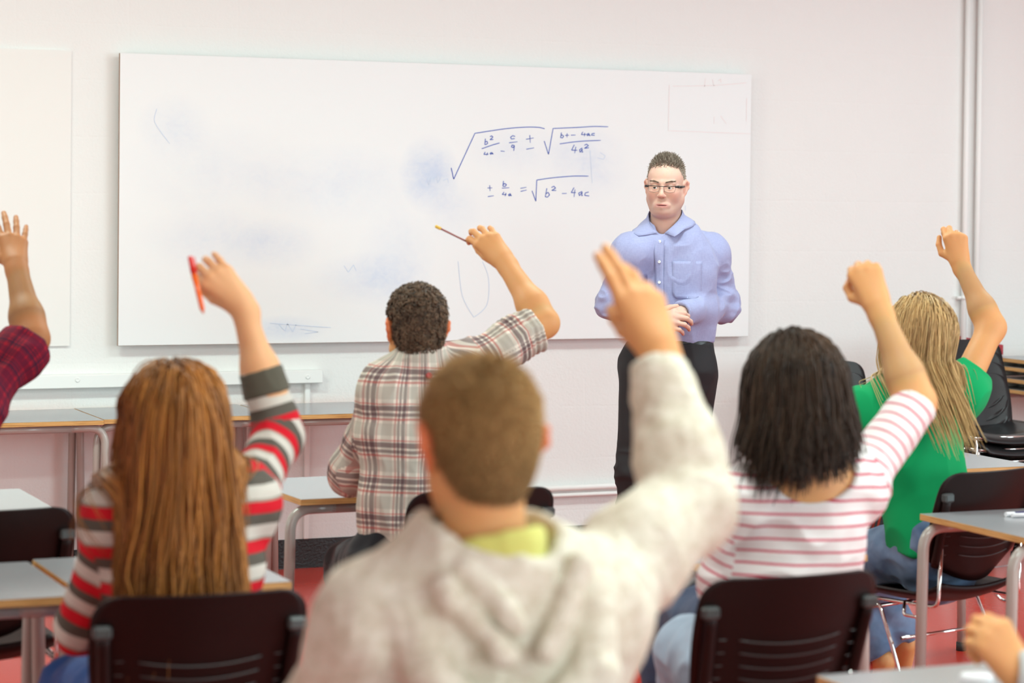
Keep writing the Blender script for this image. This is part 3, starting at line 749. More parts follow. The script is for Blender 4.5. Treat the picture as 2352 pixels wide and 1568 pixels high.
# ------------------------------------------------------------------ chairs
PLA = mat('brown_black_plastic', (.013, .0045, .004), .45, spec=.25); N = NT(PLA)
PLB = mat('black_plastic', (.014, .013, .014), .33, spec=.4)
CHR = mat('chrome', (.80, .78, .76), .12, metal=1)
CLIP = mat('clip_plastic', (.055, .06, .06), .35)
def make_chair(plastic, label, group):
    t = empty('stacking_chair'); tag(t, label, 'chair', group)
    zt, zb, lean = .82, .535, .30
    def bp(u, v):   # u -1..1, v 0 bottom..1 top
        wv = .186+.029*math.sin(min(v*1.35, 1)*PI/2)
        # rounded corners
        if v > .80: wv *= math.sqrt(max(0, 1-((v-.80)/.20)**2*.38)) if v < .999 else .79
        if v < .12: wv *= 1-(.12-v)*2.2
        x = u*wv; z = zb+(zt-zb)*v-.03*(1-v)*0+(-.045*(1-u*u)*(1-v)**2); y = -.235-lean*(z-.60)*1.0+.05*(u*u)*(1-.3*v)
        return (x, y, z)
    nu, nv = 24, 22
    vv = [1-(1-j/nv)**1.6 for j in range(nv+1)]
    def bpr(i, j):
        u = 2*i/nu-1; v = vv[j]
        # superellipse top corners
        if v > .78:
            k = (v-.78)/.22; um = (1-k**2.6*.0)**1; c = (1-min(k, .9999)**2.4)**(1/2.4); lim = .70+.30*c; u2 = u*lim; wv = .215; z = zb+(zt-zb)*v
            return (u2*wv, -.235-lean*(z-.60)+.05*(u2*u2)*.75, z)
        return bp(u, v)
    b = MB().grid(bpr, nu, nv, .006)
    br_ = b.build('backrest', [plastic], t)
    def surf(x, z, o=.004):
        u = x/.215; return (x, -.235-lean*(z-.60)+.05*u*u*.8-o, z)
    sl = MB()
    for i in range(5):
        z0 = .575+.028*i; w_ = .105+.004*i
        sl.tube([surf(-w_+2*w_*k/12, z0-.010+.012*((k/6-1)**2), .0075) for k in range(13)], .0016, 6)
        for sg in (-1, 1): sl.tube([surf(sg*(.150+.0022*k), z0+.004, .0085) for k in range(8)], .0012, 6)
    sl.build('vent_ridges', [CLIP], br_)
    for sg in (-1, 1):
        f_ = MB(); prof = []
        for k in range(9):
            z = .545+.205*k/8; x = sg*(.176+.015*k/8); y0 = surf(x, z)[1]
            prof.append((x, y0-.006, z))
        f_.tube(prof, .0135, 10); f_.build('side_channel', [plastic], br_)
        x = sg*.192; p = surf(x, .755)
        MB().rbox((x-.020, p[1]-.020, .738), (x+.017, p[1]+.004, .764), .005).build('clip', [CLIP], br_)
    def seat(i, j):
        u = 2*i/16-1; v = j/18; y = -.215+.43*v; wv = .195+.018*math.sin(v*PI)*.6-(.03*(v-.85)/.15 if v > .85 else 0)-(.035*(.12-v)/.12 if v < .12 else 0)
        z = .457-.036*(1-u*u)*math.sin(v*PI*.9+.2)*1.0+.012*u*u-(.05*max(0, (v-.78)/.22)**1.8)+.030*max(0, (.15-v)/.15)**1.6
        return (u*wv, y, z)
    MB().grid(seat, 16, 18, .010).build('seat', [plastic], t)
    r = .0058
    fr = MB()
    for sg in (-1, 1):
        fr.tube(bend([(sg*.172, -.222, .60), (sg*.176, -.215, .43), (sg*.186, .17, .425)], .025, 5), r, 10)
        fr.tube(bend([(sg*.19, -.16, .43), (sg*.215, -.175, .40), (sg*.215, -.12, .40), (sg*.19, -.1, .43)], .01, 3), r*.9, 8)
    fr.tube([(-.186, .17, .425), (.186, .17, .425)], r, 10).tube([(-.2, .03, .40), (.2, .03, .40)], r, 8).tube([(-.235, -.13, .335), (.235, -.13, .335)], r*.9, 8)
    fr.build('seat_frame', [CHR], t)
    for sg in (-1, 1):
        MB().tube(bend([(sg*.186, .02, .425), (sg*.205, .19, .420), (sg*.232, .235, .008)], .02, 5), r, 10).build('leg', [CHR], t)
        MB().tube(bend([(sg*.186, .10, .425), (sg*.207, -.02, .415), (sg*.238, -.225, .008)], .02, 5), r, 10).build('leg', [CHR], t)
        for yy in (.235, -.226):
            xx = .233 if yy > 0 else .238
            MB().tube([(sg*xx, yy, 0), (sg*xx, yy, .02)], .009, 10).build('foot_glide', [RUB], t)
    return t
G1 = 'dark brown plastic stacking chairs with chrome legs'
c0 = make_chair(PLA, 'dark brown plastic chair of the red-haired student in the striped jumper', G1); c0.location = (1.285, 4.75, 0); c0.rotation_euler = (0, 0, R(-3))
dup(c0, (2.41, 6.1, 0), R(2), 'dark brown plastic chair of the student in the plaid shirt')
dup(c0, (2.47, 4.57, 0), R(2), 'dark brown plastic chair of the dark-haired student in the pink striped top')
dup(c0, (3.935, 6.06, 0), R(15), 'dark brown plastic chair of the student in the green top')
dup(c0, (1.12, 6.1, 0), R(0), 'empty-looking dark brown plastic chair cut off by the left photo edge')
dup(c0, (1.32, 3.13, 0), R(0), 'dark brown plastic chair hidden under the student in the hoodie')
# ------------------------------------------------------------------ cloth materials
def clothmat(name, col, rough=.85, weave=1400, st=.25):
    M = mat(name, col, rough, spec=.2); N = NT(M); co = N.coord()
    N.col(N.mix(N.math('MULTIPLY', N.noise(co, 9, 4), .25), col, tuple(c*.72 for c in col)))
    N.bump(N.noise(co, weave*.3, 2), st, .0015); N.b.inputs['Sheen Weight'].default_value = .15; return M
def uvsep(N):
    u = N.n('UVMap'); s = N.n('SeparateXYZ'); N.l(u.outputs[0], s.inputs[0]); return s.outputs[0], s.outputs[1]
def stripes(name, per, stops, wob=.004, axis=1, rough=.85):
    M = mat(name, (.5, .5, .5), rough, spec=.2); N = NT(M); uv = uvsep(N); co = N.coord()
    v = N.math('ADD', uv[axis], N.math('MULTIPLY', N.noise(co, 9, 2), wob))
    N.col(N.ramp(N.math('FRACT', N.math('DIVIDE', N.math('ADD', v, 10.0), per)), stops, 'CONSTANT')); N.bump(N.noise(co, 420, 2), .25, .0015); return M
DENIM = clothmat('blue_denim', (.10, .16, .30)); LDENIM = clothmat('light_denim', (.42, .54, .68)); DDENIM = clothmat('dark_denim', (.035, .055, .12))
N = NT(DENIM); tx = N.noise(N.coord(), 5, 4, .6); N.col(N.ramp(tx, [(.3, (.06, .10, .20)), (.7, (.26, .37, .55))]))
DARKT = clothmat('dark_trousers', (.018, .018, .022))
SHOE = mat('dark_shoe', (.03, .025, .022), .4); SOLE = mat('shoe_sole', (.5, .45, .4), .7)
SK1 = skinmat('fair_skin', (.78, .43, .22), (.8, .25, .08)); SK2 = skinmat('tan_skin', (.72, .37, .15), (.75, .2, .06)); SK3 = skinmat('brown_skin', (.46, .20, .075), (.5, .12, .04)); SKF = skinmat('pink_face_skin', (.68, .39, .31))
def P_(px, py, Y): return at(px, py, Y)
def person(name_label, loc):
    t = empty('person', loc); tag(t, name_label, 'person'); return t
def par(o, t): o.parent = t; o.matrix_parent_inverse = Matrix.Translation(-Vector(t.location)); return o
def seated(pel, fw, spread=.10, L1=.42, zk=.50, Yoff=0):
    fw = nrm(fw); rt = np.array([fw[1], -fw[0], 0]); out = {}
    for sg, n_ in ((1, 'R'), (-1, 'L')):
        h = pel+rt*sg*.085+V(0, 0, .03); k = pel+fw*L1+rt*sg*(.085+spread*.5); k[2] = zk; an = k+V(0, 0, 0)-fw*.05; an[2] = .095
        out['hip'+n_], out['kn'+n_], out['an'+n_] = h, k, an
    return out
def lower(J, jm, t, off=.012, shoe=SHOE, r=(.088, .064, .060, .045), name='trousers', shoes=True, skirt=True):
    f = J['tf']
    pr = [cone(J['pelvis'], J['waist']*.35+J['pelvis']*.65, .165, .15, .05, f, .68)]
    for s_ in 'RL': pr += leg_prims(J['hip'+s_], J['kn'+s_], J['an'+s_], off, r)+[cyl(J['an'+s_]+nrm(J['an'+s_]-J['kn'+s_])*.01, nrm(J['an'+s_]-J['kn'+s_]), .12, .2)]
    o = par(cloth(name, pr, .007, jm, None, .006, (14, 14, 20), 3), t)
    if shoes:
        for s_ in 'RL':
            v, q = snet(shoe_prims(J['an'+s_], J.get('toe', f))+[plane(V(0, 0, 0.004), (0, 0, -1))], .006)
            par(link('shoe', npmesh('shoe', v, q), shoe), t)
    return o
def skin_lower(J): 
    pr = [cone(J['pelvis'], J['waist'], .14, .10, .05, J['tf'], .66)]
    for s_ in 'RL': pr += leg_prims(J['hip'+s_], J['kn'+s_], J['an'+s_], -.012)+[cone(J['an'+s_], J['an'+s_]+nrm(J.get('toe', J['tf']))*.12-V(0, 0, .05), .034, .024, .02)]
    return pr
def hand_at(wr, w_px, k_px, Y, dep=0.0, backtilt=(0, 0), **kw):
    """hand whose knuckle direction is measured between two photo points"""
    a, b = at(*w_px, Y), at(*k_px, Y); view = nrm(at(*w_px, Y)-CAM); fw = nrm(nrm(b-a)+view*dep)
    back = nrm(-view+CR*backtilt[0]+np.array([0, 0, 1])*backtilt[1])
    return hand(wr, fw, back, **kw)
def earred(v): return v
# ================================================================== student in the hoodie (foreground)
def boy():
    t = person('student with cropped fair hair in an oatmeal hoodie, open hand raised, nearest the camera', (1.31, 3.2, 0))
    J = dict(pelvis=V(1.33, 3.22, .53), waist=V(1.325, 3.20, .68), chest=V(1.31, 3.17, .90), neck=V(1.298, 3.13, 1.075), shL=V(1.165, 3.16, .975), shR=V(1.465, 3.18, .985), tf=nrm(V(-.05, 1, 0)))
    J.update(seated(J['pelvis'], J['tf'], .12))
    elR = reach(J['shR'], 1590, 1165, .315); wrR = reach(elR, 1512, 800, .27)
    print('boy', elR, wrR)
    elL = V(1.05, 3.30, .76); wrL = V(1.2, 3.52, .745)
    hc = V(1.297, 3.155, 1.236); Fm = frame((-.03, 1, -.06))
    hp, HJ = hand_at(wrR, (1510, 800), (1455, 665), wrR[1], .55, (.35, .25), s=1.04, curl=((6, 8, 5), (8, 12, 6), (20, 22, 12), (30, 30, 18)), splay=.3, thumb=((.3, .9, -.55), (-.05, .95, -.6), (-.2, .9, -.6)), fat=1.10)
    hl, HL = hand(wrL, (.7, .7, 0), (0, 0, 1), right=False, curl=((25, 35, 20),)*4)
    body = par(skin('body', [(head_prims(hc, Fm, 1.0, J['neck']-V(0, 0, .03), .060, wide=.97, eo=.011), .0032), (torso_prims(J, 0, (.14, .12, .14, .15))+arm_prims(J['shL'], elL, wrL)+arm_prims(J['shR'], elR, elR*.5+wrR*.5), .008),
        (arm_prims(elR, elR*.6+wrR*.4, wrR, (.046, .044, .038, .028))+hp, .0028), (arm_prims(elL, elL*.5+wrL*.5, wrL, (.04, .04, .036, .028))+hl, .005), (skin_lower(J), .011)], SK2, None, head=(hc, Fm, 1.0)), t)
    par(nails(HJ).build('fingernails', [mat('nail', (.8, .5, .4), .3)], None), body)
    # hoodie
    f = J['tf']; d = nrm(wrR-elR); cu = elR+(wrR-elR)*.90
    pr = torso_prims(J, .035, (.155, .15, .15, .15), .70, .08, .050)
    m1 = J['shR']*.45+elR*.55
    pr += [cone(J['shR'], m1, .078, .074, .05), cone(m1, elR, .074, .068, .04), cone(elR, elR+(wrR-elR)*.35, .070, .064, .03), cone(elR+(wrR-elR)*.35, cu-d*.05, .064, .053, .03), cone(cu-d*.055, cu+d*.03, .044, .042, .012)]
    pr += [cone(J['shL'], elL, .068, .058, .05), cone(elL, wrL, .058, .044, .03), cyl(cu, d, .09, .12), cone(cu-d*.03, cu+d*.05, .036, .036, .003, op='s')]
    # hood lying on the back and round the neck
    nk = J['neck']; U = [(-.10, .02, -.015), (-.135, -.055, -.06), (-.13, -.105, -.135), (-.06, -.13, -.205), (.04, -.13, -.215), (.125, -.11, -.15), (.145, -.055, -.05), (.105, .03, .0)]
    for a, b in zip(U[:-1], U[1:]): pr.append(cone(nk+V(*a), nk+V(*b), .031, .031, .014))
    pr.append(ell(nk+V(0, -.06, -.085), (.11, .04, .085), .03)); pr.append(cone(nk+V(-.09, -.01, -.045), nk+V(.09, -.01, -.035), .048, .048, .04))
    for a, b in (((-.10, -.09, -.02), (-.02, -.135, -.11)), ((.11, -.09, .0), (.04, -.135, -.11)), ((-.06, -.085, .0), (-.0, -.125, -.07))): pr.append(cone(nk+V(*a), nk+V(*b), .016, .014, .012))
    pr.append(cone(nk+V(.02, .0, .028), nk+V(-.005, -.02, .14), .088, .10, .015, op='s')); pr.append(plane(V(0, 0, .50), (0, 0, -1)))
    HM = mat('oatmeal_fleece', (.6, .56, .48), .9, spec=.15); N = NT(HM); co = N.coord()
    n1 = N.noise(N.mapping(co, (1, 1, 1.6)), 38, 5, .7, .8); n2 = N.noise(co, 7, 3); c = N.ramp(n1, [(.35, (.60, .55, .44)), (.5, (.73, .69, .59)), (.68, (.82, .79, .70))])
    N.col(N.mix(N.math('MULTIPLY', n2, .3), c, (.66, .57, .36))); N.bump(N.noise(co, 300, 3), .4, .003)
    def ex(v, q):
        return folds(v, q, .003, (30, 30, 18), 5)
    par(cloth('hoodie', pr, .0045, HM, None, .009, (9, 9, 5), 2, extra=ex), t)
    cb = MB()
    for k in range(7):
        c_ = cu-d*(.05-.0078*k)
    # t-shirt collar
    YT = clothmat('yellow_cotton', (.66, .66, .18)); a = [cone(nk+V(.055*math.cos(x), .05*math.sin(x)-.012, .004+.010*math.cos(x)), nk+V(.055*math.cos(x+.32), .05*math.sin(x+.32)-.012, .004+.010*math.cos(x+.32)), .022, .022, .004) for x in np.arange(0, 2*PI, .3)]
    a += [cone(nk+V(0, 0, -.05), nk+V(0, 0, .10), .062, .0655, .004, op='s')]
    a = [cone(nk+V(0, -.002, -.02), nk+V(0.004, -.012, .020), .094, .082, .01), plane(nk+V(0, 0, .030), (-.14, .30, 1)), cone(nk+V(0, -.01, -.0), nk+V(0, -.015, .06), .058, .068, .003, op='s')]
    par(cloth('t_shirt', a, .003, YT, None, .002, (30, 30, 30), 1), t)
    # hair: cropped
    HMt = hair_mat('fair_brown_hair', (.16, .088, .030), (.74, .46, .19), .6, .3)
    v, q, tn = scalp_cap(hc, Fm, 1.0, .5, thick=.0035, zlow=-.048, wide=.97, nape=True); rs = np.random.RandomState(5)
    ro, no = cap_roots(v, q, 14000, 3); lc = (ro-hc)@Fm.T
    dr = nrm(Fm[2]*-1+Fm[1]*-.2)[None]*.6+no*.55+rs.randn(len(ro), 3)*.2; dr /= np.linalg.norm(dr, axis=1)[:, None]
    Lh = (.005+.011*np.clip((lc[:, 2]+.05)/.12, 0, 1))[:, None]; P = np.stack([ro, ro+dr*Lh*.5, ro+dr*Lh+V(0, 0, -.001)], 1)
    cen = hc+(Fm[1]*-.055+Fm[2]*.105); f_ = lambda p, l: .68-.40*np.exp(-(np.linalg.norm(p-cen, axis=1)/.028)**2)-.50*np.clip((-l[:, 2]+.03)/.11, 0, 1)
    tone = np.clip(f_(ro, lc)+rs.randn(len(ro))*.14, 0, 1); tn = np.clip(f_(v, (v-hc)@Fm.T), 0, 1)
    par(hair_obj('hair', [(v, q, tn), strands_mesh(P, [.0011, .0010, .0005], tone)], HMt, None), t)
    par(lower(J, DDENIM, t, name='jeans'), t)
# ================================================================== long hair helper
def long_hair(name, hc, Fm, s, env, material, t, N=2600, L=(.42, .5), r=.0016, seed=1, off=.006, spread=.014, pull=None, tonef=None, part=0.0, zmin=.0, T=26, cap=.3, stiff=.6, sidek=.30, pw=1.0, lx=0.0, wave=0.0):
    ro, no, lc = scalp_roots(hc, Fm, s, N, seed, zmin); rs = np.random.RandomState(seed)
    side = np.clip((lc[:, 0]-part)/.045, -1, 1); back = np.where(lc[:, 1] < .03, 1.0, .3)
    d0 = Fm[0][None]*(side*sidek)[:, None]-Fm[1][None]*(back*.55)[:, None]+no*.12-Fm[2][None]*np.where(lc[:, 2] > .1, .1, .8)[:, None]+rs.randn(len(ro), 3)*.05
    d0 = d0-no*(d0*no).sum(1)[:, None]*.8; d0 /= np.linalg.norm(d0, axis=1)[:, None]
    P = grow(env, ro+no*off*.6, d0, L[0]+(L[1]-L[0])*rs.rand(len(ro))**pw+lc[:, 2]*.5+lx*np.clip(-lc[:, 0]/.07, 0, 1)*rs.rand(len(ro)), T, off, (0, 0, -1), pull, stiff, spread, seed)
    if wave: ph = 5*noise3(ro*18+3); kk = np.linspace(0, 1, T); P = P+(wave*kk*np.sin(kk*13+ph[:, None]*3))[..., None]*Fm[0]+(wave*.5*kk*np.cos(kk*11+ph[:, None]*4))[..., None]*Fm[1]
    lockn = noise3(ro*70+seed); tone = np.clip(.45+.35*lockn+rs.randn(len(ro))*.16, 0, 1)
    if tonef is not None: tone = tonef(tone, P, lc)
    rr = np.interp(np.linspace(0, 1, T), [0, .1, .7, 1], [r*.8, r, r*.9, r*.25])
    v, q, tn = scalp_cap(hc, Fm, s, cap, thick=.006)
    return par(hair_obj(name, [(v, q, tn), strands_mesh(P, rr, tone)], material, None), t)
# ================================================================== red-haired student
def redhead():
    t = person('student with long red hair in a striped jumper, holding up an orange pen', (1.3, 4.75, 0))
    J = dict(pelvis=V(1.32, 4.78, .53), waist=V(1.315, 4.75, .64), chest=V(1.30, 4.70, .83), neck=V(1.29, 4.70, 1.0), shL=V(1.165, 4.72, .935), shR=V(1.425, 4.74, .95), tf=nrm(V(0, 1, 0)))
    J.update(seated(J['pelvis'], J['tf'], .1, .40))
    elR = reach(J['shR'], 640, 1000, .27); wrR = reach(elR, 556, 700, .245); print('red', elR, wrR)
    elL = V(1.11, 4.83, .70); wrL = V(1.22, 5.05, .742)
    hc = V(1.274, 4.70, 1.112); Fm = frame((.05, 1, -.15))
    hp, HJ = hand_at(wrR, (556, 700), (500, 640), wrR[1], .25, (-.15, .25), s=.96, curl=((48, 45, 22), (44, 42, 20), (38, 34, 18), (26, 28, 14)), splay=4, thumb=((.45, .85, -.35), (.10, .95, -.35), (-.1, .95, -.2)), fat=.98)
    hl, _ = hand(wrL, (.8, .5, 0), (0, 0, 1), right=False, s=.92, curl=((25, 35, 20),)*4)
    body = par(skin('body', [(head_prims(hc, Fm, .95, J['neck']-V(0, 0, .03), .05), .0045), (torso_prims(J, -.01, (.14, .11, .12, .13))+arm_prims(J['shL'], elL, wrL)+arm_prims(J['shR'], elR, elR*.6+wrR*.4, (.04, .036, .034, .03)), .008),
        (arm_prims(elR, elR*.7+wrR*.3, wrR, (.040, .039, .036, .0235))+hp, .0026), (hl, .005), (skin_lower(J), .012)], SK1, None), t)
    SW_ = stripes('striped_knit', .078, [(0, (.60, .010, .022)), (.30, (.105, .092, .075)), (.60, (.60, .56, .50)), (.93, (.30, .27, .22))], .006)
    d = nrm(wrR-elR); cu = elR+(wrR-elR)*.50
    pr = torso_prims(J, .018, (.14, .115, .125, .13), .68, .06, .046)
    pr += [cone(J['shR'], elR, .058, .049, .045), cone(elR, cu, .051, .045, .03), cone(J['shL'], elL, .057, .046, .04), cone(elL, wrL, .046, .034, .03)]
    pr += [cyl(cu, d, .08, .2), cone(cu-d*.02, cu+d*.1, .036, .030, .003, op='s'), cone(J['neck']+V(0, 0, .02), J['neck']+V(0, 0, .1), .052, .05, .01, op='s'), plane(V(0, 0, .52), (0, 0, -1))]
    A = J['shR']; LR = np.linalg.norm(elR-A)
    bones = [(V(1.3, 4.72, .95), V(1.3, 4.72, .45), 0, .15, 1.0), (A, elR, .004, .055, 1.0), (elR, cu, LR+.004, .05, 1.0), (J['shL'], elL, .01, .055, .95), (elL, wrL, .25, .05, 1)]
    sw = par(cloth('jumper', pr, .0038, SW_, None, .0045, (16, 16, 14), 4, bones), t)
    CU = clothmat('olive_cuff', (.105, .095, .070))
    cf = [cone(cu-d*.06, cu+d*.002, .052, .0475, .004), cyl(cu+d*.001, d, .09, .1), cyl(cu-d*.055, -d, .09, .1), cone(cu-d*.03, cu+d*.1, .036, .031, .003, op='s')]
    par(cloth('cuff', cf, .003, CU, None, .001, (30, 30, 30), 4), sw)
    HMt = hair_mat('red_hair', (.10, .028, .004), (.56, .22, .042), .42, .45)
    env = [ell(hc+Fm[2]*.038-Fm[1]*.012, (.083, .10, .088), .02, Fm), cone(hc-V(0, .01, .04), J['neck']-V(0, 0, .06), .070, .085, .05)]+torso_prims(J, .024, (.14, .12, .13, .13), .70, .06, .046)
    def pull(p, k):
        g = np.zeros_like(p); x = p[:, 0]-1.265; g[:, 0] = np.where((np.abs(x) > .085+.05*k), -x*6.0, x*.5)-.10*k-.40*np.clip(.80-p[:, 2], 0, .3)*2*(x < .02); g[:, 1] = -2.2*np.clip(p[:, 1]-4.66, 0, .2)*5*(p[:, 2] < 1.06); return g
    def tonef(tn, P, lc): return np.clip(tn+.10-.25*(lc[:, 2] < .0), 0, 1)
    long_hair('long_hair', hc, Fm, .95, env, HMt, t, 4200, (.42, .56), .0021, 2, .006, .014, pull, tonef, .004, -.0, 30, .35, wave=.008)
    par(lower(J, clothmat('bright_blue_jeans', (.02, .09, .32)), t, name='jeans'), t)
    # pen
    p0, p1 = at(436, 588, wrR[1]+.005), at(467, 720, wrR[1]-.012); ax = nrm(p1-p0); 
    pen = empty('pen', p0); tag(pen, 'orange pen held upright in the red-haired student\'s raised hand', 'pen')
    OR = mat('orange_plastic', (.90, .13, .01), .25); OR2 = mat('red_cap', (.75, .03, .02), .3)
    par(MB().tube([p0+ax*.03, p1-ax*.012, p1], [.0060, .0056, .0014], 12).build('barrel', [OR], None), pen)
    par(MB().tube([p0, p0+ax*.002, p0+ax*.038], [.0038, .0052, .0068], 12).tube([p0+ax*.002+CR*.0085, p0+ax*.034+CR*.0085], .0014, 6).build('cap', [OR2], None), pen)
# ================================================================== student in plaid
def plaid(name, base, grey, dark, red, per=.085, k=1.0):
    M = mat(name, base, .85, spec=.2); N = NT(M); uv = uvsep(N); co = N.coord(); c = base
    def band(x, lo, hi, off=0):
        f = N.math('FRACT', N.math('DIVIDE', N.math('ADD', x, 10+off), per)); return N.math('MULTIPLY', N.math('GREATER_THAN', f, lo), N.math('LESS_THAN', f, hi))
    wz = N.math('MULTIPLY', N.noise(co, 10, 2), .006)
    for x in (N.math('ADD', uv[0], wz), N.math('ADD', uv[1], wz)):
        c = N.mix(N.math('MULTIPLY', band(x, .50, .84), .40*k), c, grey); c = N.mix(N.math('MULTIPLY', band(x, .02, .16), .68), c, dark)
        c = N.mix(N.math('MULTIPLY', band(x, .22, .31), .62), c, dark); c = N.mix(N.math('MULTIPLY', band(x, .36, .42), .6), c, red); c = N.mix(N.math('MULTIPLY', band(x, .95, .99), .55), c, red)
    N.col(c); N.bump(N.noise(co, 420, 2), .25, .0015); return M
def curly():
    t = person('curly brown-haired student in a cream and maroon plaid shirt, raised right hand holding a pencil', (2.35, 6.2, 0))
    J = dict(pelvis=P_(945, 1345, 6.2), waist=P_(942, 1160, 6.2), chest=P_(950, 985, 6.2), neck=P_(962, 832, 6.2), shL=P_(888, 895, 6.22), shR=P_(1058, 850, 6.22), tf=nrm(V(.12, 1, 0)))
    J['pelvis'][2] = max(J['pelvis'][2], .54)
    J.update(seated(J['pelvis'], nrm(V(.25, 1, 0)), .08))
    elR = reach(J['shR'], 1250, 742, .29); wrR = reach(elR, 1157, 598, .255); elL = reach(J['shL'], 812, 1085, .29); wrL = V(elL[0]+.20, elL[1]+.12, .745); print('cur', J['shR'], elR, wrR, elL)
    elL[2] = max(elL[2], .76)
    hc = P_(955, 760, 6.22); Fm = frame((.08, 1, .0)); 
    hp, HJ = hand_at(wrR, (1157, 598), (1119, 553), wrR[1], .75, (.10, .15), s=1.0, curl=((22, 42, 22), (20, 34, 18), (20, 30, 16), (18, 28, 14)), splay=5, thumb=((.3, .9, -.3), (.05, .95, -.25), (-.1, .95, -.2)))
    hl, _ = hand(wrL, (.9, .3, 0), (0, 0, 1), right=False, curl=((25, 35, 20),)*4)
    body = par(skin('body', [(head_prims(hc, Fm, 1.0, J['neck']-V(0, 0, .03), .056), .004), (torso_prims(J, -.012, (.115, .10, .105, .12), .60, .05, .044)+arm_prims(J['shR'], elR, elR*.6+wrR*.4, (.042, .032, .033, .03)), .008), (arm_prims(J['shL'], elL, wrL)+hl, .004),
        (arm_prims(elR+nrm(J['shR']-elR)*.07, elR, wrR, (.042, .038, .0405, .027))+hp, .003), (skin_lower(J), .012)], SK2, None, head=(hc, Fm, 1.0)), t)
    PM = plaid('cream_plaid', (.86, .79, .68), (.34, .33, .28), (.085, .028, .045), (.50, .07, .06), .10)
    d = nrm(J['shR']-elR); cu = elR+d*.035; dl = nrm(wrL-elL); cl = elL+dl*.10; ds = nrm(J['pelvis']-J['waist'])
    pr = torso_prims(J, .014, (.135, .115, .125, .14), .64, .05, .048)+[cone(J['pelvis'], J['pelvis']-V(.02, 0, .07), .15, .16, .04, J['tf'], .68)]
    pr += [cone(J['shR'], cu+d*.08, .066, .060, .05), cone(cu+d*.09, cu, .062, .062, .02), cone(J['shL'], elL, .062, .058, .05), cone(elL-dl*.02, cl, .062, .056, .03), cyl(cu, -d, .09, .2), cone(cu+d*.03, cu-d*.1, .047, .047, .004, op='s'), cyl(cl, dl, .09, .2), cone(cl-dl*.02, cl+dl*.1, .042, .042, .004, op='s')]
    nk = J['neck']
    pr += [cone(nk+V(0, 0, .0), nk+V(0, -.004, .035), .073, .066, .02), cone(nk+V(0, .01, .0), nk+V(0, .0, .1), .058, .060, .004, op='s'), plane(V(0, 0, .49), (0, 0, -1))]
    bones = [(J['chest']+(J['chest']-J['waist'])*.8, J['pelvis'], 0, .16, 1.0), (J['shR'], elR, .03, .06, 1.0), (J['shL'], elL, .02, .06, .95), (elL, wrL, .31, .05, 1)]
    def ex(v, q):
        # rolled sleeve turns
        w_ = np.exp(-(np.linalg.norm(v-(cu+d*.045), axis=1)/.06)**2)+np.exp(-(np.linalg.norm(v-(cl-dl*.03), axis=1)/.06)**2)
        N_ = vnorm(v, q); return v+N_*(w_*.008*np.sin(np.linalg.norm(v-cu+d*.3, axis=1)*330+4*noise3(v*20)))[:, None]
    sh = par(cloth('plaid_shirt', pr, .0042, PM, None, .008, (13, 13, 12), 6, bones, extra=ex), t)
    mb = MB(); button(mb, nk+V(-.004, -.088, -.030), (0, -1, .3), .008, .004); par(mb.build('collar_button', [mat('red_button', (.5, .03, .05), .4)], None), sh)
    HMt = hair_mat('curly_brown_hair', (.045, .025, .014), (.26, .16, .095), .5, .4)
    v, q, tn = scalp_cap(hc, Fm, .98, .15, thick=.004, nape=True, zlow=-.04); ro, no = cap_roots(v, q, 1900, 8); lc = (ro-hc)@Fm.T; rs = np.random.RandomState(9); n = len(ro); T = 14; tt = np.linspace(0, 1, T)
    a = np.cross(no, rs.randn(n, 3)); a /= np.linalg.norm(a, axis=1)[:, None]; b = np.cross(no, a); ph = rs.rand(n)*6.28; rad = .0035+.003*rs.rand(n)
    topk = np.clip((lc[:, 2]-.0)/.1, .15, 1); Lc = (.004+.011*topk)*(.6+.5*rs.rand(n))
    P = ro[:, None]+no[:, None]*(Lc[:, None]*tt)[..., None]+(a[:, None]*np.cos(ph[:, None]+tt*8.5)[..., None]+b[:, None]*np.sin(ph[:, None]+tt*8.5)[..., None])*(rad[:, None]*np.minimum(tt*3, 1))[..., None]+(a*.5+V(0, 0, -.4))[:, None]*(.008*tt**2)[None, :, None]
    par(hair_obj('curly_hair', [(v, q, tn), strands_mesh(P, np.interp(tt, [0, .3, 1], [.0020, .0026, .0013]), np.clip(.4+rs.randn(n)*.25, 0, 1))], HMt, None), t)
    lower(J, DARKT, t)
    p1 = (HJ[0][-1]+HJ['t'][-1])/2; p0 = at(1000, 519, p1[1]); ax = nrm(p1-p0); p1 = p1+ax*.035
    pc = empty('pencil', p0); tag(pc, 'thin maroon pencil with yellow end in the plaid-shirted student\'s raised hand', 'pencil')
    par(MB().tube([p0+ax*.016, p1], .0027, 6).build('shaft', [mat('maroon_paint', (.38, .14, .13), .35)], None), pc)
    par(MB().tube([p0, p0+ax*.002, p0+ax*.018], [.003, .0048, .0048], 12).build('eraser_end', [mat('yellow_rubber', (.85, .55, .08), .5)], None), pc)
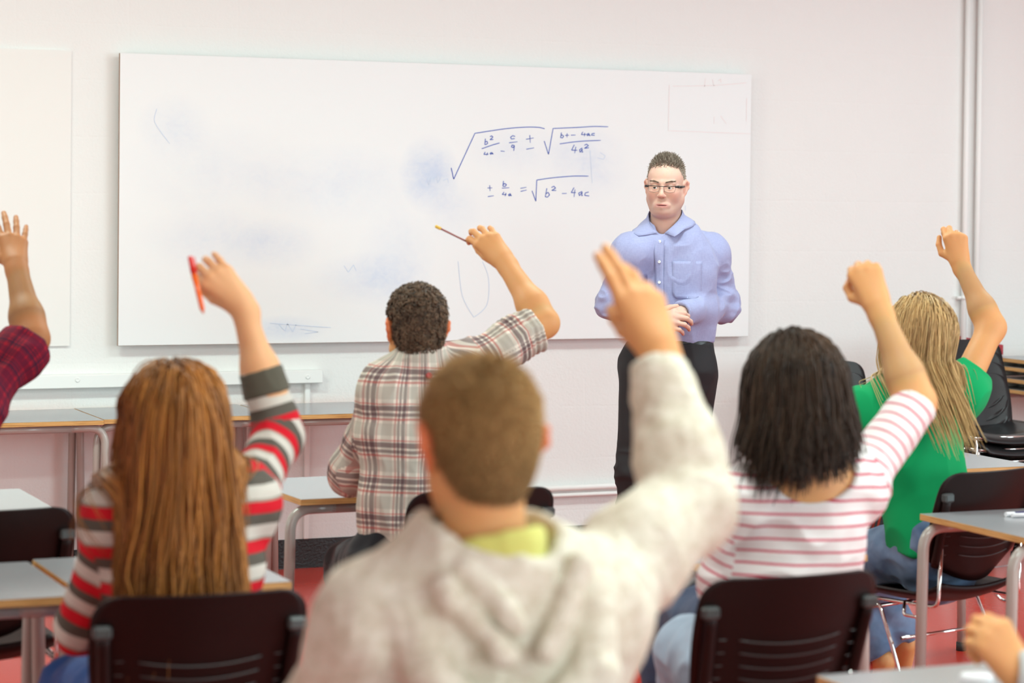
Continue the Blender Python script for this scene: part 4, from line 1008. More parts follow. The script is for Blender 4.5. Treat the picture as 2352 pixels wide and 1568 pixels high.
# ================================================================== dark-haired student
def striped():
    t = person('dark long-haired student in a white top with thin pink stripes, right fist raised', (2.66, 4.65, 0))
    Y = 4.62
    J = dict(pelvis=V(2.60, 4.66, .53), waist=P_(1815, 1380, Y), chest=P_(1835, 1225, Y), neck=P_(1835, 1075, Y), shL=P_(1717, 1150, Y), shR=P_(1962, 1120, Y+.03), tf=nrm(V(.1, 1, 0)))
    J['neck'][2] = 1.0; J.update(seated(J['pelvis'], nrm(V(-.05, 1, 0)), .15, .40))
    J['knL'] = P_(1590, 1500, 4.85); J['anL'] = V(J['knL'][0]+.05, 4.95, .10); J['knR'] = P_(1560, 1425, 5.35); J['knR'][2] = .56; J['anR'] = V(J['knR'][0]-.01, 5.40, .10); J['hipR'] = J['pelvis']+V(.05, .08, .05)
    elR = reach(J['shR'], 2103, 925, .275); wrR = reach(elR, 2015, 700, .245); print('str', J['shR'], elR, wrR)
    elL = P_(1655, 1340, Y+.05); wrL = V(elL[0]+.12, elL[1]+.2, .73)
    hc = P_(1822, 905, Y); Fm = frame((-.03, 1, -.05)); print('str head', hc)
    hp, HJ = hand_at(wrR, (2015, 700), (1985, 625), wrR[1], .45, (-.25, .35), s=.98, curl=((62, 88, 45), (64, 90, 45), (64, 92, 45), (62, 90, 45)), splay=1, thumb=((.75, .6, -.3), (.15, .95, -.45), (-.35, .6, -.6)), fat=1.06)
    hl, _ = hand(wrL, (.8, .5, 0), (0, 0, 1), right=False, s=.92, curl=((25, 35, 20),)*4)
    body = par(skin('body', [(head_prims(hc, Fm, .95, J['neck']-V(0, 0, .03), .050)+torso_prims(J, 0, (.13, .11, .12, .13), .62, .06, .048)+arm_prims(J['shR'], elR, wrR, (.048, .043, .040, .025))+arm_prims(J['shL'], elL, wrL), .006),
        (arm_prims(elR-nrm(elR-J['shR'])*.04, elR, wrR, (.044, .043, .040, .025))[1:]+hp, .0026), (hl, .005), (skin_lower(J), .012)], SK2, None), t)
    SM = stripes('pink_striped_jersey', .0275, [(0, (.60, .075, .13)), (.19, (.84, .79, .78))], .004)
    d = nrm(elR-J['shR']); cu = elR-d*.005; nk = J['neck']
    pr = torso_prims(J, .012, (.15, .125, .125, .13), .64, .06, .050)
    pr += [cone(J['shR'], cu, .058, .052, .045), cone(J['shL'], elL, .056, .047, .04), cone(elL, wrL, .046, .034, .03), cyl(cu, d, .09, .2), cone(cu-d*.03, cu+d*.1, .046, .046, .003, op='s')]
    pr += [ell(nk+V(0, -.01, .01), (.125, .14, .092), .012, op='s'), plane(V(0, 0, .50), (0, 0, -1))]
    bones = [(V(J['chest'][0], Y, 1.0), V(J['waist'][0], Y, .45), 0, .15, 1.0), (J['shR'], elR, .01, .055, 1.0), (J['shL'], elL, .01, .055, .95), (elL, wrL, .3, .05, 1)]
    par(cloth('striped_top', pr, .0038, SM, None, .005, (13, 13, 15), 8, bones), t)
    HMt = hair_mat('dark_brown_hair', (.010, .005, .0035), (.085, .045, .024), .45, .28)
    env = [ell(hc+Fm[2]*.038-Fm[1]*.012, (.084, .10, .088), .02, Fm), cone(hc-V(0, .0, .04), J['neck']-V(0, 0, .04), .070, .075, .05)]+torso_prims(J, .012, (.14, .12, .125, .13), .66, .06, .046)
    x0 = hc[0]
    def pull(p, k):
        g = np.zeros_like(p); x = p[:, 0]-x0; g[:, 0] = np.where(x < 0, -.20, .12)*np.clip(np.abs(x)*12, 0, 1)*(.2+k); g[:, 1] = -.16; return g
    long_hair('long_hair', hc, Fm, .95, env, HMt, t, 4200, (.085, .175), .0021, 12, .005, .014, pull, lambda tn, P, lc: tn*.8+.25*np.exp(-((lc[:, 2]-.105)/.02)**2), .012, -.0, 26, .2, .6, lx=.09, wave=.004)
    jl = [dict(pelvis=J['pelvis'])]
    f = J['tf']; r = (.09, .068, .064, .05)
    a = par(cloth('light_jeans_leg', [cone(J['pelvis'], J['pelvis']+V(0, 0, .04), .15, .14, .05, f, .7)]+leg_prims(J['hipL'], J['knL'], J['anL'], .012, r), .006, LDENIM, None, .005, (14, 14, 20), 3), t)
    b = par(cloth('dark_jeans_leg', leg_prims(J['hipR'], J['knR'], J['anR'], .015, r), .006, clothmat('indigo_denim', (.055, .085, .16)), None, .006, (14, 14, 20), 9), t)
    a['label'] = 'light blue faded jeans knee'; b['label'] = 'dark blue jeans knee'
    for s_ in 'RL':
        v, q = snet(shoe_prims(J['an'+s_], f)+[plane(V(0, 0, 0.004), (0, 0, -1))], .007); par(link('shoe', npmesh('shoe', v, q), SHOE), t)
# ================================================================== student in green
def green():
    t = person('long blonde-haired student in a bright green T-shirt and blue jeans, right fist raised', (3.93, 6.1, 0))
    Y = 6.1; tf = nrm(V(-.42, 1, 0))
    J = dict(pelvis=P_(2160, 1300, 6.05), waist=P_(2128, 1150, Y), chest=P_(2105, 1000, Y), neck=P_(2118, 860, Y), shL=P_(1985, 945, Y+.02), shR=P_(2205, 905, Y-.0), tf=tf)
    J['pelvis'][2] = .545
    J.update(seated(J['pelvis'], nrm(V(-.75, 1, 0)), .05))
    J['knR'] = P_(1985, 1290, 6.45); J['knL'] = P_(1900, 1300, 6.55); J['anR'] = P_(2080, 1478, 6.45); J['anL'] = P_(2030, 1520, 6.4); J['toe'] = V(.25, .6, -.8)
    elR = reach(J['shR'], 2277, 752, .265); wrR = reach(elR, 2205, 603, .235); print('gr', J['shR'], elR, wrR, J['pelvis'], J['anR'], J['knR'])
    elL = P_(1945, 1035, Y+.16); wrL = P_(1955, 1085, Y+.38); wrL[2] = .745
    hc = P_(2112, 778, Y); Fm = frame((-.22, 1, -.05)); print('gr head', hc)
    hp, HJ = hand_at(wrR, (2205, 603), (2195, 552), wrR[1], .25, (.05, .2), s=.93, curl=((38, 72, 45), (50, 80, 45), (68, 85, 45), (76, 85, 50)), splay=2, thumb=((.80, .6, -.2), (.12, 1, -.2), (-.25, .95, -.2)))
    hl, _ = hand(wrL, (.1, 1, 0), (0, 0, 1), right=False, s=.9, curl=((35, 45, 20),)*4)
    body = par(skin('body', [(head_prims(hc, Fm, .95, J['neck']-V(0, 0, .03), .050)+torso_prims(J, 0, (.13, .105, .115, .125), .62, .06, .045)+arm_prims(J['shR'], elR, wrR, (.046, .040, .037, .0235))+arm_prims(J['shL'], elL, wrL, (.045, .038, .036, .024)), .005),
        (arm_prims(elR-nrm(elR-J['shR'])*.02, elR, wrR, (.040, .0395, .037, .0235))[1:]+hp, .0026), (hl, .005), (skin_lower(J), .009)], SK2, None), t)
    rg = HJ[2][1]*.55+HJ[2][0]*.45; ax = nrm(HJ[2][1]-HJ[2][0]); rf = empty('finger_ring', rg); tag(rf, 'silver ring on the raised hand of the student in green', 'ring')
    a1 = nrm(np.cross(ax, V(0, 0, 1))); a2 = np.cross(ax, a1)
    par(MB().tube([rg+(a1*math.cos(k)+a2*math.sin(k))*.0100 for k in np.linspace(0, 2*PI, 25)[:-1]], .0014, 8, closed=True).build('band', [mat('silver', (.8, .8, .8), .15, 1)], None), rf)
    GM = clothmat('green_cotton', (.004, .36, .115)); N = NT(GM); GM.node_tree.nodes['Principled BSDF'].inputs['Sheen Weight'].default_value = .05
    d = nrm(elR-J['shR']); cu = J['shR']+d*.085; dl = nrm(elL-J['shL']); cl = J['shL']+dl*.14; nk = J['neck']
    pr = torso_prims(J, .014, (.168, .135, .127, .127), .68, .06, .048)
    pr += [cone(J['shR'], cu+d*.01, .062, .060, .05), cone(J['shL'], cl+dl*.02, .062, .058, .05), cyl(cu, d, .085, .2), cyl(cl, dl, .085, .2), cone(cu-d*.02, cu+d*.1, .050, .050, .003, op='s'), cone(cl-dl*.02, cl+dl*.1, .047, .047, .003, op='s')]
    pr += [ell(nk+V(.0, -.02, .03), (.098, .12, .062), .01, op='s'), plane(V(0, 0, .555), (0, 0, -1))]
    par(cloth('green_t_shirt', pr, .0042, GM, None, .011, (11, 11, 5), 15), t)
    HMt = hair_mat('blonde_hair', (.20, .090, .022), (.84, .57, .25), .4, .5)
    env = [ell(hc+Fm[2]*.038-Fm[1]*.012, (.081, .099, .087), .02, Fm), cone(hc-V(0, .0, .04), J['neck']-V(0, 0, .04), .062, .068, .05)]+torso_prims(J, .020, (.16, .14, .125, .125), .68, .06, .044)
    x0 = hc[0]
    def pull(p, k):
        g = np.zeros_like(p); x = p[:, 0]-x0; g[:, 0] = np.where(x > .03, -.36, np.where(x < -.09, .05, -.10)); g[:, 1] = -.9*(p[:, 2] < hc[2]-.05); return g
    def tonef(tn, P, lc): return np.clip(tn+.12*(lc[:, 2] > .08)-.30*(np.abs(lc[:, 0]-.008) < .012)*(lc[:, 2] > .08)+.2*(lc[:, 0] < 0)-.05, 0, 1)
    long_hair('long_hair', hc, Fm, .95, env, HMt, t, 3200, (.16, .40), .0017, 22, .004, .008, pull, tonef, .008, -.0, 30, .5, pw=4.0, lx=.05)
    f = tf; r = (.088, .066, .060, .048)
    pr = [cone(J['pelvis']-V(0, 0, .0), J['pelvis']+V(0, 0, .05), .155, .14, .05, f, .75)]
    for s_ in 'RL': a_, b_ = J['kn'+s_], J['an'+s_]; pr += leg_prims(J['hip'+s_], a_, b_-nrm(b_-a_)*.03, .008, r)+[cyl(b_-nrm(b_-a_)*.02, nrm(b_-a_), .10, .2)]
    jn = par(cloth('jeans', pr, .005, DENIM, None, .006, (14, 14, 20), 3), t)
    pk = J['pelvis']+V(.09, -.125, .0); mb = MB()
    mb.tube([pk+V(-.07+.14*k/12, .012*math.sin(k), -.02-.015*math.sin(PI*k/12)) for k in range(13)], .0014, 6)
    par(mb.build('pocket_stitching', [mat('pale_thread', (.7, .72, .75), .8)], None), jn)
    SD = mat('coral_leather', (.62, .14, .10), .55); SO = mat('cork_sole', (.30, .17, .08), .7)
    for s_ in 'RL':
        a_ = J['an'+s_]; td = nrm(J['toe']); n_ = nrm(np.cross(td, CR)); 
        v, q = snet([cone(a_+td*-.03-n_*.045, a_+td*.17-n_*.04, .035, .036, .02, n_, .25)], .005); so = par(link('sandal', npmesh('sandal', v, q), SO), t)
        v, q = snet([cone(a_+td*.02-n_*.01, a_+td*.05-n_*.03, .040, .041, .01, n_, .8), cone(a_+td*-.01, a_+td*.10-n_*.03, .034, .031, .003, op='s')], .004); par(link('strap', npmesh('strap', v, q), SD), so)
# ================================================================== teacher
def march(prims, p, d, L=.25, n=140):
    """first hit of the solid going from p along d"""
    T = np.linspace(0, L, n); P = np.asarray(p)+np.outer(T, d); s_ = sdf(prims, P); i = np.argmax(s_ < 0)
    return P[i] if s_[i] < 0 else P[-1]
def teacher():
    t = person('man with short greying hair and glasses in blue button-down shirt, standing at the whiteboard', (4.12, 8.1, 0))
    Y = 8.1; view = nrm(P_(1530, 500, Y)-CAM); tf = nrm(-V(view[0], view[1], 0)-V(CR[0], CR[1], 0)*.20)
    rt = np.array([tf[1], -tf[0], 0])      # person's right
    J = dict(pelvis=P_(1533, 850, Y), waist=P_(1545, 752, Y), chest=P_(1543, 620, Y), neck=P_(1529, 522, Y), shR=P_(1448, 582, Y-.01), shL=P_(1632, 582, Y+.01), tf=tf, toe=tf)
    J['hipR'], J['hipL'] = P_(1482, 865, Y), P_(1588, 865, Y); J['knR'], J['knL'] = P_(1466, 1080, Y-.03), P_(1575, 1090, Y+.05); J['anR'], J['anL'] = P_(1455, 1345, Y), P_(1580, 1345, Y+.12)
    for k in ('anR', 'anL'): J[k][2] = .09
    elR = P_(1408, 698, Y+.03); elL = P_(1662, 702, Y+.02)
    wrR = P_(1492, 738, Y-.20); wrL = P_(1560, 720, Y-.21); print('tea', J['shR'], elR, elL, np.linalg.norm(elR-wrR), np.linalg.norm(elL-wrL))
    hc = P_(1529, 433.5, Y-.02); fd = nrm(-V(view[0], view[1], 0)-V(CR[0], CR[1], 0)*.16+V(0, 0, -.02)); up = nrm(V(0, 0, 1)+CR*.02); Fm = frame(fd, up); print('tea head', hc)
    hs = .90; L = lambda a, b, c: hc+(Fm[0]*a+Fm[1]*b+Fm[2]*c)*hs
    HP = [ell(L(0, -.014, .040), (.076, .096, .086), .02, Fm), ell(L(0, .030, .045), (.064, .062, .062), .02, Fm), ell(L(0, .022, -.02), (.066, .064, .078), .02, Fm), cone(L(0, -.022, -.045), J['neck'], .062, .066, .03)]
    for s in (-1, 1):
        HP += [cone(L(.053*s, .0, -.045), L(.020*s, .062, -.090), .023, .020, .03), ell(L(.038*s, .058, -.020), (.026, .028, .030), .025, Fm), cone(L(.008*s, .088, .027), L(.044*s, .076, .026), .0085, .008, .012),
               ell(L(.031*s, .103, .006), (.021, .017, .013), .012, Fm, 's'), ell(L(.031*s, .0775, .006), (.0142, .0142, .0142), .004, Fm), ell(L(.031*s, .092, .0045), (.0122, .016, .0042), .002, Fm, 's'),
               ell(L(.0125*s, .1035, -.029), (.0070, .009, .0065), .006, Fm), cone(L(-.029*s, .0850, -.0665), L(-.004*s, .0985, -.0630), .0028, .0038, .006), cone(L(-.026*s, .0855, -.0710), L(0, .0975, -.0735), .0030, .0046, .006)]
        e = [(.074, .006, .022), (.083, -.010, .034), (.090, -.024, .026), (.089, -.026, .006), (.080, -.014, -.016), (.074, -.001, -.028)]
        for a, b in zip(e[:-1], e[1:]): HP.append(cone(L(a[0]*s, a[1], a[2]), L(b[0]*s, b[1], b[2]), .0062, .0058, .006))
        HP.append(ell(L(.077*s, -.008, .006), (.006, .018, .028), .008, Fm))
    HP += [cone(L(0, .086, .018), L(0, .109, -.019), .0068, .0088, .010), ell(L(0, .1115, -.0255), (.0100, .0115, .0095), .008, Fm), ell(L(0, .070, -.060), (.031, .028, .027), .02, Fm), ell(L(0, .072, -.093), (.025, .023, .017), .02, Fm), ell(L(0, .030, -.090), (.045, .045, .020), .03, Fm)]
    HP += [ell(L(.0065*s, .109, -.0368), (.0042, .0055, .0035), .002, Fm, 's') for s in (-1, 1)]+[ell(L(0, .102, -.0682), (.023, .012, .0020), .002, Fm, 's')]
    for p_ in HP:
        if p_['t'] == 'c': p_['ra'] *= hs; p_['rb'] *= hs
        else: p_['r'] = p_['r']*hs
    hR, _ = hand(wrR, nrm(wrL-wrR+V(0, 0, -.02)-view*.06), nrm(-view+V(0, 0, .5)), curl=((30, 40, 20),)*4, s=1.0)
    hL, _ = hand(wrL, nrm(wrR-wrL+V(0, 0, -.06)-view*.08), nrm(-view+V(0, 0, .6)), right=False, curl=((35, 50, 20),)*4, s=1.0)
    hv, hq = snet(HP+[plane(J['neck']-V(0, 0, .03), (0, 0, -1))], .0019); nh = len(hv)
    parts = [(hv, hq), snet(torso_prims(J, -.014, (.14, .13, .14, .15), .56, .045, .044)+arm_prims(J['shR'], elR, wrR)+arm_prims(J['shL'], elL, wrL), .008), snet(hR, .003), snet(hL, .003), snet(skin_lower(J), .012)]
    v, q = joinm(parts); me = npmesh('body', v, q); lo = (v-hc)@Fm.T/hs
    lip = np.exp(-((lo[:, 0]/.028)**4+((lo[:, 2]+.0685)/.0082)**4))*(lo[:, 1] > .080); lip[nh:] = 0
    st = np.clip(1-np.abs(lo[:, 2]+.085)/.06, 0, 1)*(lo[:, 1] > -.02)*(lo[:, 2] > -.13); st[nh:] = 0
    fl = np.exp(-(((np.abs(lo[:, 0])-.045)/.022)**2+((lo[:, 2]+.018)/.024)**2))*(lo[:, 1] > .03)+np.exp(-((lo[:, 0]/.014)**2+((lo[:, 2]+.025)/.014)**2))*(lo[:, 1] > .09)+(np.abs(lo[:, 0]) > .078)*.8; fl[nh:] = 0; fl *= .18
    for n_, a_ in (('lip', lip), ('stubble', st), ('flush', fl)):
        x = me.attributes.new(n_, 'FLOAT', 'POINT'); x.data.foreach_set('value', a_.astype(np.float32))
    FS = skinmat('teacher_skin', (.74, .47, .37), (.72, .36, .27)); N = NT(FS); b = N.b; src = b.inputs['Base Color'].links[0].from_socket
    A = lambda k: N.n('Attribute', attribute_name=k).outputs['Fac']
    c = N.mix(N.math('MULTIPLY', A('stubble'), .40), src, (.36, .24, .20)); c = N.mix(N.math('MULTIPLY', A('flush'), .45), c, (.66, .22, .17)); c = N.mix(N.math('MULTIPLY', A('lip'), .8), c, (.58, .22, .21)); N.col(c)
    par(link('body', me, FS), t)
    EW = mat('eye_white', (.78, .75, .72), .2); IR = mat('iris', (.07, .06, .05), .15); PU = mat('pupil', (.005, .005, .005), .1)
    for s in (-1, 1):
        c_ = L(.031*s, .0775, .006); gd = nrm(Fm[1]-Fm[0]*-.18); M3 = frame(gd)
        mb = MB(); Ax = Matrix([[M3[0][i], M3[2][i], M3[1][i]] for i in range(3)])
        mb.lathe([(.0122*hs*math.sin(a), .0122*hs*math.cos(a)) for a in np.linspace(.001, PI-.001, 18)], Vector(c_), 24, Ax); ey = par(mb.build('eye', [EW]), t)
        par(MB().lathe([(.0001, .01265*hs), (.0056*hs, .0115*hs)], Vector(c_), 20, Ax).build('iris', [IR]), ey); par(MB().lathe([(.0001, .0128*hs), (.0024*hs, .01255*hs)], Vector(c_), 14, Ax).build('pupil', [PU]), ey)
    HMt = hair_mat('greying_hair', (.12, .072, .045), (.52, .43, .35), .55, .3)
    ro, no, lc = scalp_roots(hc, Fm, hs, 7500, 31, -.008); lc = lc/hs; rs = np.random.RandomState(5)
    keep = ~((lc[:, 1] > .025) & (lc[:, 2] < .088-.0*lc[:, 1]) & (np.abs(lc[:, 0]) < .058)); keep &= ~((lc[:, 1] > .035) & (lc[:, 2] < .045)); ro, no, lc = ro[keep], no[keep], lc[keep]
    topk = np.clip((lc[:, 2]-.07)/.05, 0, 1); dr = no*.5+Fm[2][None]*(topk*.9-(1-topk)*.7)[:, None]+Fm[1][None]*(topk*.25)[:, None]+rs.randn(len(ro), 3)*.25; dr /= np.linalg.norm(dr, axis=1)[:, None]
    Lh = ((.005+.017*topk)*(.7+.6*rs.rand(len(ro))))[:, None]; P = np.stack([ro, ro+dr*Lh*.5, ro+dr*Lh+rs.randn(len(ro), 3)*.0015], 1)
    v, q = snet([ell(L(0, -.014, .040), (.0785*hs, .0985*hs, .0885*hs), .01, Fm), plane(L(0, .035, .083), nrm(Fm[1]*.8-Fm[2]*.6)), plane(L(0, -.09, -.045), -nrm(Fm[2]*.95-Fm[1]*.25))], .003)
    par(hair_obj('short_hair', [(v, q, np.full(len(v), .5)), strands_mesh(P, [.0012, .0011, .0005], np.clip(.40+rs.randn(len(ro))*.22+.35*(1-topk), 0, 1))], HMt, None), t)
    # eyebrows
    for s in (-1, 1):
        n = 130; x = rs.rand(n); r0 = np.stack([L(s*(.012+.037*a), .0965-.018*a*a, .0265+.006*math.sin(a*2.3)+rs.randn()*.0014) for a in x]); dd = nrm(Fm[0]*s+Fm[2]*.2)
        par(hair_obj('eyebrow', [strands_mesh(np.stack([r0, r0+dd*.004, r0+dd*.0075-Fm[1]*.0015], 1), [.0005, .0005, .0002], np.full(n, .15))], HMt, None), t)
    # glasses
    GL = mat('lens_glass', (1, 1, 1), 0.02); GL.node_tree.nodes['Principled BSDF'].inputs['Transmission Weight'].default_value = 1; GL.node_tree.nodes['Principled BSDF'].inputs['IOR'].default_value = 1.03
    GF = mat('gunmetal_frame', (.055, .050, .048), .3, .6); GT_ = mat('amber_temple', (.45, .26, .06), .35)
    g = MB(); 
    def rim(s): return [L(s*a, .1075-.16*max(0, a-.03)-.0*a, z) for a, z in ((.0095, .011), (.030, .0135), (.055, .0125), (.058, .003), (.053, -.011), (.032, -.0145), (.013, -.010), (.0085, .002))]
    for s in (-1, 1):
        r_ = rim(s); g.tube(r_[:3], .0015, 8); g.tube(r_[2:]+[r_[0]], .0006, 6)
        g.tube([L(s*.057, .1035, .0115), L(s*.066, .097, .011)], .0042, 8, flat=.6); g.tube([L(s*.066, .097, .011), L(s*.078, .060, .010), L(s*.081, .0, .012), L(s*.082, -.015, .002)], [.0050, .0046, .003, .002], 10, flat=.45)
    g.tube([L(-.0095, .1075, .010), L(0, .1095, .0115), L(.0095, .1075, .010)], .0013, 8)
    gl = par(g.build('glasses', [GF]), t); gl['label'] = 'gunmetal half-rim glasses with wide temples'
    for s in (-1, 1):
        r_ = rim(s); c_ = sum(r_)/len(r_); mb = MB(); mb.add([tuple(c_)]+[tuple(p) for p in r_], [(0, i+1, (i+1) % 8+1) for i in range(8)]); mb.add([tuple(c_-Fm[1]*.0012)]+[tuple(p-Fm[1]*.0012) for p in r_], [(0, (i+1) % 8+1, i+1) for i in range(8)]); par(mb.build('lens', [GL]), gl)
    # shirt
    SHM = clothmat('blue_chambray', (.36, .40, .72)); N = NT(SHM); co = N.coord()
    wv = N.noise(N.mapping(co, (260, 260, 60)), 1, 2); wv2 = N.noise(N.mapping(co, (60, 60, 300)), 1, 2)
    N.col(N.mix(N.math('ADD', N.math('MULTIPLY', wv, .5), N.math('MULTIPLY', wv2, .4)), (.28, .29, .49), (.44, .455, .67)))
    dl, dR = nrm(wrL-elL), nrm(wrR-elR); cl, cR = wrL-dl*.012, wrR-dR*.012
    pr = torso_prims(J, .010, (.155, .145, .150, .150), .62, .045, .050)+[cone(J['waist'], J['waist']-V(0, 0, .045), .158, .150, .03, tf, .72)]
    pr = [p for p in pr if p is not pr[0]]+[]
    pr += [cone(J['shR'], elR, .058, .054, .055), cone(elR, cR, .056, .040, .03), cone(J['shL'], elL, .058, .054, .055), cone(elL, cl, .058, .041, .03)]
    for c_, d_ in ((cl, dl), (cR, dR)): pr += [cone(c_-d_*.06, c_, .037, .039, .008), cyl(c_, d_, .07, .15), cone(c_-d_*.02, c_+d_*.05, .034, .034, .003, op='s')]
    nk = J['neck']; pr += [cone(nk+V(0, 0, .010)+tf*.010, nk+V(0, 0, .12), .060, .064, .006, op='s'), cone(nk+tf*.05+V(0, 0, -.000), nk+tf*.12+V(0, 0, .0), .022, .030, .008, op='s')]
    hem = J['waist']-V(0, 0, .050); pr.append(plane(hem, (0, 0, -1)))
    creases = folds
    def ex(v, q):
        N_ = vnorm(v, q); k = np.exp(-(np.linalg.norm(v-elL, axis=1)/.10)**2)+np.exp(-(np.linalg.norm(v-elR, axis=1)/.10)**2)+.8*np.exp(-(np.linalg.norm(v-(J['shL']-V(0, 0, .13)-rt*-.0), axis=1)/.09)**2)
        return v+N_*(k*.010*(1-2*np.abs(noise3(v*np.array([22, 22, 30])+4))))[:, None]
    sh = par(cloth('shirt', pr, .0034, SHM, None, .0070, (13, 13, 9), 11, extra=ex), t)
    sp = [p for p in pr if p['op'] == 'u']; O = lambda a, z: nk+rt*a+V(0, 0, z)+tf*.35
    S = lambda a, z, o=.002: march(sp, O(a, z), -tf, .4, 400)+tf*(o+.0014)
    ctr = lambda z: .004+.03*(z+.1)*0
    mb = MB(); zs = np.linspace(-.045, -.40, 24); mb.grid(lambda i, j: S(ctr(zs[i])+(-.016+.032*j/4), zs[i], .0025), 23, 4, .0015); pk = par(mb.build('button_placket', [SHM]), sh)
    for z in (-.052, -.128, -.205, -.282, -.36): mb = MB(); button(mb, S(ctr(z), z, .004), tf, .0056, .0022); par(mb.build('button', [mat('pearl', (.85, .84, .82), .25)]), sh)
    mb = MB(); xa, xb, zt_, zb_ = -.045, -.150, -.125, -.265
    def pkt(i, j):
        u, v_ = i/10, j/12; z = zt_+(zb_-zt_)*v_; c_ = (xa+xb)/2; w_ = (xb-xa)/2*(1 if v_ < .8 else math.sqrt(max(0, 1-((v_-.8)/.2)**2*.45))); return S(c_+w_*(2*u-1), z, .0018)
    mb.grid(pkt, 10, 12, .0012); par(mb.build('chest_pocket', [SHM]), sh)
    # collar
    def col_(s):
        mb = MB(); n = 14
        def f(i, j):
            a = PI*(1-i/n)*.93; v_ = j/5; x = math.sin(a)*s; y = math.cos(a)*-1   # a=PI at front? front y=+1
            r_in, r_out = .064, .082
            k = (i/n)**3 if True else 0
            base = nk+rt*x*-1*0
            fr = max(0, i/n-.62)/.38; r = r_in+(r_out-r_in)*v_
            px = x*(r+.0)+s*(.020*fr*v_); py = -math.cos(PI*(i/n)*.93)*r
            py = -math.cos(PI*.93*i/n)*(r if True else 0); px = math.sin(PI*.95*i/n)*r*s+s*.040*fr*v_
            z = .068-.088*max(0, (i/n-.40)/.60)**1.25-.042*v_*(1-.7*fr)
            P0 = nk+rt*px+tf*(py+.006+.010*fr*v_)+V(0, 0, z); od = nrm(rt*px+tf*(py+.02))
            for _ in range(6):
                s0 = sdf(sp, P0[None])[0]; P0 = P0+od*max(0, .004+.003*v_-s0)
            return P0
        mb.grid(f, n, 5, .0022); return mb
    for s in (-1, 1): par(col_(s).build('collar', [SHM]), sh)
    # belt and trousers
    TM = mat('charcoal_trousers', (.022, .020, .022), .75, spec=.3, bump=(500, .3, .001))
    w0 = hem
    pr = [cone(hem-V(0, 0, .012), J['pelvis']-V(0, 0, -.01), .150, .176, .04, tf, .70), cone(J['pelvis'], J['pelvis']-V(0, 0, .05), .178, .160, .04, tf, .70)]+leg_prims(J['hipR'], J['knR'], J['anR'], 0, (.098, .078, .074, .066))+leg_prims(J['hipL'], J['knL'], J['anL'], 0, (.098, .078, .074, .066))+[plane(hem-V(0, 0, .004), (0, 0, 1)), plane(V(0, 0, .03), (0, 0, -1))]
    def ext(v, q):
        N_ = vnorm(v, q); k = np.exp(-((v[:, 2]-J['knR'][2])/.12)**2); return v+N_*(k*.007*(1-2*np.abs(noise3(v*np.array([9, 9, 30])))))[:, None]
    tr_ = par(cloth('trousers', pr, .005, TM, None, .005, (8, 8, 5), 13, extra=ext), t)
    par(cloth('belt', [cone(hem-V(0, 0, .02), hem+V(0, 0, .03), .158, .155, .01, tf, .71), plane(hem+V(0, 0, .006), (0, 0, 1)), plane(hem-V(0, 0, .030), (0, 0, -1))], .003, mat('black_leather', (.015, .014, .013), .35), None, 0), t)
    for s_ in 'RL':
        v, q = snet(shoe_prims(J['an'+s_]-V(0, 0, .01), tf)+[plane(V(0, 0, 0.004), (0, 0, -1))], .005); par(link('shoe', npmesh('shoe', v, q), SHOE), t)
